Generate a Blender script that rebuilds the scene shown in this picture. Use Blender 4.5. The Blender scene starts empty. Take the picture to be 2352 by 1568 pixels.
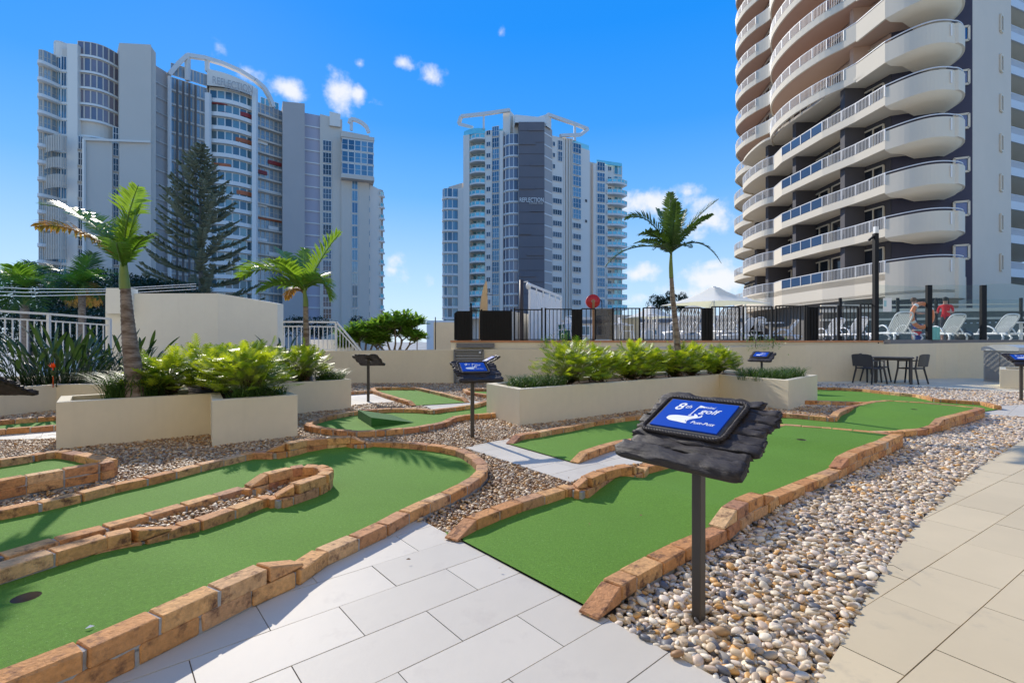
import bpy, bmesh, math, random
import numpy as np
from mathutils import Vector, Matrix, Euler, noise
random.seed(7); np.random.seed(7)
R = math.radians
F, CX, CY, EYE = 1120., 1176., 784., 1.27     # focal length and centre in the pixel units the measurements were taken in
SC = bpy.context.scene
C = SC.collection

# ------------------------------------------------------------------ camera
cam = bpy.data.cameras.new('camera'); camo = bpy.data.objects.new('camera', cam); C.objects.link(camo)
cam.sensor_width = 36; cam.lens = F / 2352 * 36; cam.clip_start = .05; cam.clip_end = 8000
camo.location = (0, 0, EYE); camo.rotation_euler = (R(90), 0, 0); SC.camera = camo

# ------------------------------------------------------------------ light
SUN_AZ, SUN_EL = R(-31.6), R(31.0)            # azimuth from +Y, clockwise
W = bpy.data.worlds.new('World'); SC.world = W; W.use_nodes = True
nt = W.node_tree; nt.nodes.clear()
def N(tree, t, **kw):
    n = tree.nodes.new(t)
    for k, v in kw.items(): setattr(n, k, v)
    return n
def setin(n, **kw):
    for k, v in kw.items(): n.inputs[k].default_value = v
    return n
L = nt.links.new
sky = N(nt, 'ShaderNodeTexSky', sky_type='NISHITA', sun_disc=False, sun_elevation=SUN_EL, sun_rotation=SUN_AZ % (2*math.pi),
        altitude=0, air_density=1.0, dust_density=.15, ozone_density=3.0)
hsv = N(nt, 'ShaderNodeHueSaturation'); hsv.inputs['Saturation'].default_value = 1.22; hsv.inputs['Value'].default_value = 1.0
L(sky.outputs[0], hsv.inputs['Color'])
tc = N(nt, 'ShaderNodeTexCoord')
# small fair-weather clouds: a noise field kept to soft ellipses in the sky dome
clouds = [(775,212,34,36,1),(824,218,17,20,1),(672,205,42,24,.85),(572,165,32,16,.6),(500,110,26,22,.4),(925,146,36,14,.85),
 (990,178,30,22,.8),(1150,76,16,13,.5),(828,146,13,9,.7),(1515,462,78,34,1),(1615,505,58,44,1),(1575,440,40,24,.7),(908,592,34,20,.7),(1465,632,44,20,.95),
 (1635,640,70,30,1),(1560,672,120,24,.8),(1640,610,40,20,.8),(1480,680,60,20,.7),(655,240,30,10,.4),(850,235,30,9,.35),(960,640,50,14,.35),(900,620,40,12,.4)]
nz = setin(N(nt, 'ShaderNodeTexNoise'), Scale=17., Detail=10., Roughness=.60)
L(tc.outputs['Generated'], nz.inputs['Vector'])
mask = None
for (x, y, w, h, a) in clouds:
    d = Vector(((x-CX)/F, 1, (CY-y)/F)); ln = d.length; d.normalize()
    s = N(nt, 'ShaderNodeVectorMath', operation='SUBTRACT'); L(tc.outputs['Generated'], s.inputs[0]); s.inputs[1].default_value = d
    m = N(nt, 'ShaderNodeVectorMath', operation='MULTIPLY'); L(s.outputs[0], m.inputs[0])
    m.inputs[1].default_value = (F/w*ln, F/w*ln, F/h*ln)
    le = N(nt, 'ShaderNodeVectorMath', operation='LENGTH'); L(m.outputs[0], le.inputs[0])
    r = N(nt, 'ShaderNodeMapRange'); r.inputs['From Min'].default_value = 1.7; r.inputs['From Max'].default_value = 0.
    r.inputs['To Min'].default_value = 0; r.inputs['To Max'].default_value = a; L(le.outputs['Value'], r.inputs['Value'])
    if mask is None: mask = r.outputs[0]
    else:
        mx = N(nt, 'ShaderNodeMath', operation='MAXIMUM'); L(mask, mx.inputs[0]); L(r.outputs[0], mx.inputs[1]); mask = mx.outputs[0]
ad = N(nt, 'ShaderNodeMath', operation='MULTIPLY_ADD'); L(nz.outputs['Fac'], ad.inputs[0]); ad.inputs[1].default_value = 2.0; L(mask, ad.inputs[2])
mr = N(nt, 'ShaderNodeMapRange', interpolation_type='SMOOTHSTEP'); mr.inputs['From Min'].default_value = 1.26; mr.inputs['From Max'].default_value = 1.95
mr.inputs['To Max'].default_value = .93
L(ad.outputs[0], mr.inputs['Value'])
gt = N(nt, 'ShaderNodeMath', operation='GREATER_THAN'); L(mask, gt.inputs[0]); gt.inputs[1].default_value = .001
mm = N(nt, 'ShaderNodeMath', operation='MULTIPLY'); L(mr.outputs[0], mm.inputs[0]); L(gt.outputs[0], mm.inputs[1])
# the deep clean blue of the day, by elevation, laid over the physical sky (which keeps its own share of the light)
sep = N(nt, 'ShaderNodeSeparateXYZ'); L(tc.outputs['Generated'], sep.inputs[0])
rmp = N(nt, 'ShaderNodeValToRGB'); L(sep.outputs['Z'], rmp.inputs[0])
SKYRAMP = [(0., (.62, .80, 1.0)), (.08, (.52, .74, 1.0)), (.16, (.38, .64, .99)), (.28, (.15, .46, .98)), (.40, (.045, .34, .96)), (.54, (.010, .28, .95)), (1., (.008, .20, .75))]
els = rmp.color_ramp.elements
while len(els) < len(SKYRAMP): els.new(.5)
for e, (p_, c_) in zip(els, SKYRAMP): e.position = p_; e.color = (*c_, 1)
sc1 = N(nt, 'ShaderNodeVectorMath', operation='SCALE'); L(rmp.outputs[0], sc1.inputs[0]); sc1.inputs['Scale'].default_value = 7.1
smix = N(nt, 'ShaderNodeMix', data_type='RGBA'); smix.inputs[0].default_value = .92; L(hsv.outputs[0], smix.inputs[6]); L(sc1.outputs[0], smix.inputs[7])
cmix = N(nt, 'ShaderNodeMix', data_type='RGBA'); L(mm.outputs[0], cmix.inputs[0]); L(smix.outputs[2], cmix.inputs[6]); cmix.inputs[7].default_value = (6.3, 6.4, 6.6, 1)
bg = N(nt, 'ShaderNodeBackground'); bg.inputs['Strength'].default_value = .09
L(cmix.outputs[2], bg.inputs['Color'])
wo = N(nt, 'ShaderNodeOutputWorld'); L(bg.outputs[0], wo.inputs['Surface'])

sl = bpy.data.lights.new('sun', 'SUN'); sl.energy = 3.0; sl.angle = R(.53); sl.color = (1, .93, .82)
so = bpy.data.objects.new('sun', sl); C.objects.link(so)
SUND = Vector((math.sin(SUN_AZ)*math.cos(SUN_EL), math.cos(SUN_AZ)*math.cos(SUN_EL), math.sin(SUN_EL)))
so.rotation_euler = (-SUND).to_track_quat('-Z', 'Y').to_euler(); so.location = (0, 0, 30)
vs = SC.view_settings; SC.display_settings.display_device = 'sRGB'
vs.view_transform = 'Standard'; vs.look = 'None'; vs.gamma = 1; vs.use_curve_mapping = False; vs.exposure = .75
SC.cycles.max_bounces = 8; SC.cycles.transparent_max_bounces = 24

# ------------------------------------------------------------------ helpers
def G(px, py, z=0.):                      # a measured point that lies on the level z
    d = F*(EYE-z)/(py-CY); return Vector(((px-CX)/F*d, d, z))
def AT(px, py, d): return Vector(((px-CX)/F*d, d, EYE+(CY-py)/F*d))
def srgb(r, g, b):
    f = lambda c: (c/255/12.92) if c/255 <= .04045 else ((c/255+.055)/1.055)**2.4
    return (f(r), f(g), f(b))
MATS = {}
def mat(name, col, rough=.6, var=.12, scale=3., bump=0., bscale=60., rand=0., spec=.4, metal=0., col2=None, c2lo=.55, c2hi=.65, c2scale=8.,
        trans=0., alpha=1., sss=0., coord='pos', detail=5., stretch=None, ramp=None, big=0., bigs=.7, streak=0.):
    if name in MATS: return MATS[name]
    m = bpy.data.materials.new(name); m.use_nodes = True; t = m.node_tree; t.nodes.clear(); l = t.links.new
    out = N(t, 'ShaderNodeOutputMaterial'); b = N(t, 'ShaderNodeBsdfPrincipled'); l(b.outputs[0], out.inputs[0])
    if coord == 'pos': co = N(t, 'ShaderNodeNewGeometry').outputs['Position']
    else: co = N(t, 'ShaderNodeTexCoord').outputs['Object']
    if stretch:
        mp = N(t, 'ShaderNodeMapping'); l(co, mp.inputs[0]); mp.inputs['Scale'].default_value = stretch; co = mp.outputs[0]
    n1 = setin(N(t, 'ShaderNodeTexNoise'), Scale=scale, Detail=detail, Roughness=.6); l(co, n1.inputs['Vector'])
    oi = N(t, 'ShaderNodeObjectInfo')
    if ramp:
        rp = N(t, 'ShaderNodeValToRGB'); l(oi.outputs['Random'], rp.inputs[0]); els = rp.color_ramp.elements
        while len(els) < len(ramp): els.new(.5)
        for e, (p, c) in zip(els, ramp): e.position = p; e.color = (*c, 1)
        base = rp.outputs[0]
        rp.color_ramp.interpolation = 'CONSTANT' if len(ramp) > 6 else 'LINEAR'
    else:
        rg = N(t, 'ShaderNodeRGB'); rg.outputs[0].default_value = (*col, 1); base = rg.outputs[0]
    # brightness factor = 1 + var*(noise-.5)*2 + rand*(random-.5)*2
    a = N(t, 'ShaderNodeMath', operation='MULTIPLY_ADD'); l(n1.outputs['Fac'], a.inputs[0]); a.inputs[1].default_value = 3*var; a.inputs[2].default_value = 1-1.5*var-rand
    r = N(t, 'ShaderNodeMath', operation='MULTIPLY_ADD'); l(oi.outputs['Random'], r.inputs[0]); r.inputs[1].default_value = 2*rand; l(a.outputs[0], r.inputs[2])
    fac = r.outputs[0]
    if big:                                  # slow unevenness over the whole surface
        nb = setin(N(t, 'ShaderNodeTexNoise'), Scale=bigs, Detail=4., Roughness=.55); l(co, nb.inputs['Vector'])
        bb = N(t, 'ShaderNodeMath', operation='MULTIPLY_ADD'); l(nb.outputs['Fac'], bb.inputs[0]); bb.inputs[1].default_value = 3*big; bb.inputs[2].default_value = 1-1.5*big
        bm_ = N(t, 'ShaderNodeMath', operation='MULTIPLY'); l(fac, bm_.inputs[0]); l(bb.outputs[0], bm_.inputs[1]); fac = bm_.outputs[0]
    if streak:                               # faint run-off streaks down a wall
        sm = N(t, 'ShaderNodeMapping'); l(co, sm.inputs[0]); sm.inputs['Scale'].default_value = (3.5, 3.5, .25)
        ns = setin(N(t, 'ShaderNodeTexNoise'), Scale=2.2, Detail=6., Roughness=.6); l(sm.outputs[0], ns.inputs['Vector'])
        s2 = N(t, 'ShaderNodeMapRange'); s2.inputs['From Min'].default_value = .52; s2.inputs['From Max'].default_value = .75; s2.inputs['To Min'].default_value = 1; s2.inputs['To Max'].default_value = 1-streak; l(ns.outputs['Fac'], s2.inputs['Value'])
        s3 = N(t, 'ShaderNodeMath', operation='MULTIPLY'); l(fac, s3.inputs[0]); l(s2.outputs[0], s3.inputs[1]); fac = s3.outputs[0]
    vm = N(t, 'ShaderNodeVectorMath', operation='SCALE'); l(base, vm.inputs[0]); l(fac, vm.inputs['Scale'])
    c = vm.outputs[0]
    if col2:
        n2 = setin(N(t, 'ShaderNodeTexNoise'), Scale=c2scale, Detail=8., Roughness=.65); l(co, n2.inputs['Vector'])
        mr = N(t, 'ShaderNodeMapRange'); mr.inputs['From Min'].default_value = c2lo; mr.inputs['From Max'].default_value = c2hi; l(n2.outputs['Fac'], mr.inputs['Value'])
        mx = N(t, 'ShaderNodeMix', data_type='RGBA'); l(mr.outputs[0], mx.inputs[0]); l(c, mx.inputs[6]); mx.inputs[7].default_value = (*col2, 1); c = mx.outputs[2]
    l(c, b.inputs['Base Color'])
    b.inputs['Roughness'].default_value = rough; b.inputs['Metallic'].default_value = metal
    b.inputs['Specular IOR Level'].default_value = spec
    if bump:
        n3 = setin(N(t, 'ShaderNodeTexNoise'), Scale=bscale, Detail=6., Roughness=.6); l(co, n3.inputs['Vector'])
        bp = N(t, 'ShaderNodeBump'); bp.inputs['Strength'].default_value = 1; bp.inputs['Distance'].default_value = bump; l(n3.outputs['Fac'], bp.inputs['Height']); l(bp.outputs[0], b.inputs['Normal'])
    if trans:                                # leaves: some light passes through
        tr = N(t, 'ShaderNodeBsdfTranslucent'); l(c, tr.inputs['Color']); ms = N(t, 'ShaderNodeMixShader'); ms.inputs[0].default_value = trans
        br = N(t, 'ShaderNodeVectorMath', operation='MULTIPLY'); l(c, br.inputs[0]); br.inputs[1].default_value = (1.5, 1.4, .7); l(br.outputs[0], tr.inputs['Color'])
        l(b.outputs[0], ms.inputs[1]); l(tr.outputs[0], ms.inputs[2]); l(ms.outputs[0], out.inputs[0])
    MATS[name] = m; m['bsdf'] = 1
    return m
def glassmat(name, col, alpha, rough=.02):
    m = bpy.data.materials.new(name); m.use_nodes = True; t = m.node_tree; t.nodes.clear(); l = t.links.new
    out = N(t, 'ShaderNodeOutputMaterial'); tr = N(t, 'ShaderNodeBsdfTransparent'); tr.inputs[0].default_value = (.94, .97, .965, 1)
    b = N(t, 'ShaderNodeBsdfPrincipled'); b.inputs['Base Color'].default_value = (*col, 1); b.inputs['Roughness'].default_value = rough; b.inputs['Specular IOR Level'].default_value = .6
    ms = N(t, 'ShaderNodeMixShader'); ms.inputs[0].default_value = alpha; l(tr.outputs[0], ms.inputs[1]); l(b.outputs[0], ms.inputs[2]); l(ms.outputs[0], out.inputs[0])
    return m

class MB:
    """collects shapes in one place; build() links them as ONE mesh object"""
    def __init__(s): s.v = []; s.f = []; s.sm = []
    def add(s, vs, fs, smooth=False):
        o = len(s.v); s.v += [tuple(v) for v in vs]; s.f += [tuple(i+o for i in f) for f in fs]; s.sm += [smooth]*len(fs); return s
    def box(s, c, d, rz=0., M=None):
        x, y, z = d[0]/2, d[1]/2, d[2]/2
        vs = [Vector((a*x, b*y, e*z)) for e in (-1, 1) for b in (-1, 1) for a in (-1, 1)]
        rot = M or Matrix.Rotation(rz, 3, 'Z'); c = Vector(c)
        return s.add([rot @ v + c for v in vs], [(0,2,3,1),(4,5,7,6),(0,1,5,4),(2,6,7,3),(0,4,6,2),(1,3,7,5)])
    def cbox(s, c, d, b, rz=0., M=None):        # box with chamfered edges
        x, y, z = d[0]/2, d[1]/2, d[2]/2; rot = M or Matrix.Rotation(rz, 3, 'Z'); c = Vector(c)
        vs = []; 
        for ex in (-1, 1):
            for ey in (-1, 1):
                for ez in (-1, 1):
                    vs += [Vector((ex*x, ey*(y-b), ez*(z-b))), Vector((ex*(x-b), ey*y, ez*(z-b))), Vector((ex*(x-b), ey*(y-b), ez*z))]
        bm = bmesh.new(); bv = [bm.verts.new(v) for v in vs]; bmesh.ops.convex_hull(bm, input=bv)
        bmesh.ops.dissolve_limit(bm, angle_limit=.01, verts=bm.verts, edges=bm.edges)
        bm.verts.ensure_lookup_table(); bm.verts.index_update()
        s.add([rot @ v.co + c for v in bm.verts], [[v.index for v in f.verts] for f in bm.faces]); bm.free(); return s
    def prism(s, poly, z0, z1, cap=True):
        n = len(poly)
        if sum(poly[i][0]*poly[(i+1) % n][1]-poly[(i+1) % n][0]*poly[i][1] for i in range(n)) < 0: poly = poly[::-1]
        vs = [(p[0], p[1], z0) for p in poly] + [(p[0], p[1], z1) for p in poly]
        fs = [(i, (i+1) % n, n+(i+1) % n, n+i) for i in range(n)]
        if cap: fs += [tuple(range(n, 2*n)), tuple(range(n-1, -1, -1))]
        return s.add(vs, fs)
    def tube(s, pts, r, n=8, smooth=True, cap=True, squash=None):
        pts = [Vector(p) for p in pts]; k = len(pts); rs = r if isinstance(r, (list, tuple)) else [r]*k
        vs = []; up = None
        for i, p in enumerate(pts):
            t = (pts[min(i+1, k-1)]-pts[max(i-1, 0)]).normalized()
            if up is None:
                a = Vector((0, 0, 1)) if abs(t.z) < .9 else Vector((1, 0, 0)); up = t.cross(a).normalized()
            else: up = (up - t*up.dot(t)).normalized()
            w = t.cross(up)
            for j in range(n):
                an = 2*math.pi*j/n; vs.append(p + (up*math.cos(an) + w*math.sin(an)*(squash or 1))*rs[i])
        fs = [(i*n+j, i*n+(j+1) % n, (i+1)*n+(j+1) % n, (i+1)*n+j) for i in range(k-1) for j in range(n)]
        if cap: fs += [tuple(range(n-1, -1, -1)), tuple(range((k-1)*n, k*n))]
        return s.add(vs, fs, smooth)
    def bar(s, a, b, w, h=None, up=(0, 0, 1)):   # rectangular bar from a to b
        a, b = Vector(a), Vector(b); t = (b-a); ln = t.length; t.normalize(); u = Vector(up)
        if abs(t.dot(u)) > .98: u = Vector((0, 1, 0))
        sd = t.cross(u).normalized(); u = sd.cross(t); M = Matrix((t, sd, u)).transposed()
        return s.box((a+b)/2, (ln, w, h or w), M=M)
    def cyl(s, c, r, h, n=16, r2=None, smooth=True):   # c = base centre
        c = Vector(c); return s.tube([c, c+Vector((0, 0, h))], [r, r2 if r2 is not None else r], n, smooth)
    def lathe(s, c, prof, n=20, smooth=True):
        c = Vector(c); vs = [c+Vector((r*math.cos(2*math.pi*j/n), r*math.sin(2*math.pi*j/n), z)) for r, z in prof for j in range(n)]
        return s.add(vs, [(i*n+j, i*n+(j+1) % n, (i+1)*n+(j+1) % n, (i+1)*n+j) for i in range(len(prof)-1) for j in range(n)], smooth)
    def mesh(s, name):
        me = bpy.data.meshes.new(name); me.from_pydata(s.v, [], s.f); me.polygons.foreach_set('use_smooth', s.sm); me.update(); return me
    def build(s, name, m, parent=None, world=True, loc=None, kind=None, label=None):
        if parent is not None and world:
            inv = wmat(parent).inverted(); s.v = [tuple(inv @ Vector(v)) for v in s.v]
        me = s.mesh(name); me.materials.append(m)
        return link(name, me, parent, loc, kind=kind, label=label)
def wmat(o):
    M = Matrix.LocRotScale(o.location, o.rotation_euler, o.scale)
    return wmat(o.parent) @ M if o.parent else M
def link(name, me, parent=None, loc=None, rot=None, scale=None, kind=None, label=None):
    o = bpy.data.objects.new(name, me); C.objects.link(o)
    if parent is not None: o.parent = parent
    if loc is not None: o.location = loc
    if rot is not None: o.rotation_euler = rot
    if scale is not None: o.scale = scale
    if kind: o['kind'] = kind
    if label: o['label'] = label
    return o
def thing(name, label, cat, loc=(0, 0, 0), rz=0., group=None):
    o = link(name, None, loc=loc, rot=(0, 0, rz)); o['label'] = label; o['category'] = cat
    if group: o['group'] = group
    o.empty_display_size = .2
    return o
def struct(name, mb, m): return mb.build(name, m, kind='structure')
def copy_tree(o, loc=None, rz=None, label=None, group=None, parent=None, scale=None):
    c = o.copy(); C.objects.link(c); c.parent = parent
    if loc is not None: c.location = loc
    if rz is not None: c.rotation_euler = (0, 0, rz)
    if scale is not None: c.scale = scale
    if label: c['label'] = label
    if group: c['group'] = group
    for ch in list(o.children): copy_tree(ch, parent=c)
    return c
def inpoly(x, y, poly):
    r = False; n = len(poly); j = n-1
    for i in range(n):
        xi, yi, xj, yj = poly[i][0], poly[i][1], poly[j][0], poly[j][1]
        if (yi > y) != (yj > y) and x < (xj-xi)*(y-yi)/(yj-yi)+xi: r = not r
        j = i
    return r
def clip(subj, tile):                     # polygon against a convex counter-clockwise tile
    out = subj
    for i in range(len(tile)):
        a, b = tile[i], tile[(i+1) % len(tile)]; ex, ey = b[0]-a[0], b[1]-a[1]; inp = out; out = []
        if not inp: return []
        sd = lambda p: ex*(p[1]-a[1])-ey*(p[0]-a[0])
        for k in range(len(inp)):
            p, q = inp[k-1], inp[k]; sp, sq = sd(p), sd(q)
            if sq >= 0:
                if sp < 0: t = sp/(sp-sq); out.append((p[0]+t*(q[0]-p[0]), p[1]+t*(q[1]-p[1])))
                out.append(q)
            elif sp >= 0: t = sp/(sp-sq); out.append((p[0]+t*(q[0]-p[0]), p[1]+t*(q[1]-p[1])))
    res = []
    for p in out:
        if not res or (abs(p[0]-res[-1][0])+abs(p[1]-res[-1][1])) > 1e-4: res.append(p)
    return res if len(res) > 2 else []
def area(p): return abs(sum(p[i-1][0]*p[i][1]-p[i][0]*p[i-1][1] for i in range(len(p))))/2
def catmull(pts, sub=6):
    if len(pts) < 3: return pts
    P = [Vector(p) for p in pts]; out = []
    for i in range(len(P)-1):
        p0 = P[max(i-1, 0)]; p1 = P[i]; p2 = P[i+1]; p3 = P[min(i+2, len(P)-1)]
        for k in range(sub):
            t = k/sub; out.append(.5*((2*p1)+(-p0+p2)*t+(2*p0-5*p1+4*p2-p3)*t*t+(-p0+3*p1-3*p2+p3)*t**3))
    out.append(P[-1]); return out
def ccw(p): 
    return p if sum(p[i-1][0]*p[i][1]-p[i][0]*p[i-1][1] for i in range(len(p))) > 0 else p[::-1]
# ------------------------------------------------------------------ ground materials
M_TILE = mat('tile_grey', (.56, .51, .43), rough=.6, var=.05, scale=1.2, bump=.0012, bscale=14, rand=.06, spec=.25, big=.05, bigs=1.5, stretch=(1.2, 1, 1), col2=(.47, .42, .36), c2lo=.57, c2hi=.78, c2scale=3.)
M_TILEB = mat('tile_beige', (.61, .50, .325), rough=.6, var=.06, scale=1.2, bump=.0012, bscale=14, rand=.05, spec=.3, big=.06, bigs=1.3, col2=(.40, .34, .25), c2lo=.6, c2hi=.8, c2scale=2.5)
M_GROUT = mat('grout', (.16, .12, .09), rough=.95, var=.3, scale=9)
M_SOILP = mat('pebble_floor', (.16, .13, .10), rough=.95, var=.5, scale=30, bump=.02, bscale=25)
M_TURF = mat('turf', (.114, .248, .028), rough=.85, var=.30, scale=70, bump=.006, bscale=230, spec=.2, col2=(.27, .44, .15), c2lo=.60, c2hi=.72, c2scale=120., detail=9, big=.10, bigs=1.1)
M_BRICK = mat('brick', (.50, .25, .10), rough=.85, var=.34, scale=34, bump=.009, bscale=60, big=.14, bigs=6., rand=.0, col2=(.13, .06, .035), c2lo=.52, c2hi=.68, c2scale=13., coord='pos',
              ramp=[(0, (.60, .29, .10)), (.2, (.52, .23, .08)), (.45, (.66, .36, .14)), (.7, (.46, .20, .09)), (.85, (.68, .42, .20)), (1, (.38, .17, .09))])
M_MORTAR = mat('mortar', (.36, .34, .31), rough=.95, var=.3, scale=25, bump=.004, bscale=60)
M_STUC = mat('stucco', (.73, .64, .465), rough=.9, big=.04, bigs=1.1, streak=.035, var=.03, scale=9, bump=.0015, bscale=160, spec=.15)
M_SOIL = mat('soil', (.055, .032, .02), rough=1, var=.5, scale=30, bump=.03, bscale=30)
M_CHAR = mat('charred_timber', (.031, .025, .024), rough=.62, var=.6, scale=22, bump=.014, bscale=34, spec=.35, stretch=(.16, 1, 1), coord='obj')
M_POSTM = mat('post_paint', (.045, .038, .033), rough=.45, var=.08, spec=.5)
M_BLUE = mat('plate_blue', (.004, .055, .42), rough=.35, var=.03, spec=.4)
M_WHITE = mat('print_white', (.85, .85, .85), rough=.5, var=.0)
M_PLATE = mat('plate_back', (.22, .21, .20), rough=.45, var=.1)
M_DARK = mat('dark', (.02, .02, .02), rough=.9, var=.1)

# ------------------------------------------------------------------ lanes of the golf course: measured kerb lines (x, y, course)
H = (.08, .158)
def K(pts): return [(*G(x, y, H[l]).xy, l) for x, y, l in pts]
A_main = K([(-420,1240,0),(-60,1177,0),(0,1169,0),(80,1153,0),(165,1135,0),(241,1115,0),(310,1100.6,0),(374,1086.5,0),(478.5,1060,0),(531,1048,0),(583,1037,0),(640,1021,1),(700,1009,1),(760,1003.5,1),(801,1001,1),(826,1004,1),
 (853,1013.4,0),(896,1013.4,0),(955.6,1016,0),(1007,1021.5,0),(1050,1028.5,0),(1074,1038.5,0),(1092,1050,0),(1105,1060,0),(1110,1071.5,0),(1104.6,1085,0),(1087,1099,0),(1053,1118,0),(1015,1135,0),(970,1154,0),(922,1176.5,0),
 (870.6,1204,0),(808.6,1231.6,0),(753.5,1255.7,0),(712,1275,0),(655,1281,1),(595,1299.6,1),(494.6,1344,1),(362,1402,1),(213,1468.5,1),(72.4,1525,1),(0,1553,1),(-220,1640,1)])
A_pen = K([(-420,1363,0),(0,1273.5,0),(80,1249,0),(185,1221,0),(289.5,1195,0),(362,1173,0),(442,1151,0),(510.7,1131,0),(552,1118,0),(583,1099,1),(611,1086.5,1),(647,1076.5,1),(683.6,1069.6,1),(720,1067.5,1),(744,1071.5,1),(752,1080.5,1),
 (736,1091.6,1),(695.6,1103,1),(643,1121,1),(619,1134.8,0),(563,1155,0),(502.6,1177,0),(442,1195,0),(418,1200,0),(350,1199,1),(305.6,1213,1),(241,1227,1),(181,1244,1),(120.6,1261.5,1),(52,1282,1),(0,1297.6,1),(-220,1360,1)])
B_left = K([(1034,1214,0),(1084,1188.5,0),(1118,1175,0),(1173.5,1154,0),(1221.6,1140,0),(1273,1125,0),(1310,1112,0),(1330,1104,1),(1362,1086,1),(1404,1073.3,1),(1437,1067,1),(1463,1068,1),(1477.5,1069.6,0),(1510.5,1060.5,0),(1540,1054,0),(1693,1008,0),(1797,973.5,0)])
B_far = K([(1797,973.5,0),(1833,977,0),(1909.6,982,0),(2005,991,0),(2062,997.5,0)])
B_right = K([(2062,996,1),(2040,1005,1),(2024.5,1013,1),(1991,1025,1),(1962.5,1035,1),(1929,1052,1),(1905,1082,0),(1861.6,1099.4,0),(1804,1123,0),(1776,1133,0),(1750,1128,1),(1694,1152,1),(1650,1185,1),(1639,1212.6,0),(1602,1234.6,0),(1565.5,1249,0),
 (1521.5,1271,0),(1470,1300.5,0),(1426,1322.5,0),(1397,1344.5,0),(1350,1379,0)])
C_far = K([(1170,1006,0),(1195,996,0),(1235,991,0),(1265,985,0),(1309,978,0),(1360,967,0),(1419,958,0),(1492,950,0),(1809,948.5,0),(1912,958,0),(1924,944,0),(1957,932,0),(2005,922,0),(2039,919,0),(2125,924.5,0),(2221,933,0),(2252,936.5,0)])
C_right = K([(2252,937,1),(2211,948,1),(2173,957,1),(2149,965,1),(2140,977,0),(2125,983,0),(2077,988,0),(2029,990,0),(1990,990.5,0)])
C_near = K([(1318,1046,0),(1353,1033,0),(1400,1018,0),(1456,1007,0),(1797,972.5,0)])
D_far = K([(1800,886,0),(1860,888,0),(1933,890,0),(1981,893,0),(2029,898,0),(2077,903,0),(2106,905,0),(2144,913,0),(2149,915.5,0),(2216,919.5,0),(2259,922,0),(2292,931,0)])
D_near = K([(2039,919,0),(1981,923,0),(1877,920,0),(1800,918,0)])
E_near = K([(707.5,973,0),(714,977,0),(731.4,979.6,0),(753,983.7,0),(820.5,989.6,0),(888,986.4,0),(969,978.3,0),(1017.7,968.8,0),(1044.7,956.7,0),(1061,953.4,0),(1117,949,0),(1190,944,0)])
E_far = K([(707.5,973,0),(711,968,0),(720,963,0),(742,956.7,0),(780,948.6,0),(834,941,0),(901.6,937,0),(955.6,937.8,0),(996,941,0),(1012,937.8,0),(1050,933.7,0),(1090.6,928,0),(1117,920,0),(1190,905,0)])
F_left = K([(856,890.5,0),(861,896.7,0),(888,905.4,0),(915,913.5,0),(950,923,0)]); F_far = K([(856,889.5,0),(955.6,888.6,0)])
F_right = K([(957,889,0),(996,897.3,0),(1036.6,906.7,0),(1074.4,916,0)]); F_side = K([(790,899.5,0),(858,895.5,0)])
F2_a = K([(1067.7,892.4,0),(1074.4,898.6,0),(1117,905.4,0),(1160,910,0)]); F2_b = K([(1070,891.5,0),(1117,892,0),(1170,892.5,0)])
G_far = K([(-320,990,0),(0,964.6,0),(128.7,955,0),(260,946,0)]); G_near = K([(-320,1015,0),(0,985,0),(128.7,975.3,0),(280,963,0)])
H_far = K([(-330,1112,1),(0,1054,1),(67,1044.7,1),(107.6,1036,1),(146,1034,1),(191,1042,1),(234,1052,1),(256,1056,1)])
H_near = K([(256,1057,1),(246,1060,1),(172,1072,1),(99,1083,1),(19,1097,1),(-330,1160,1)])

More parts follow.
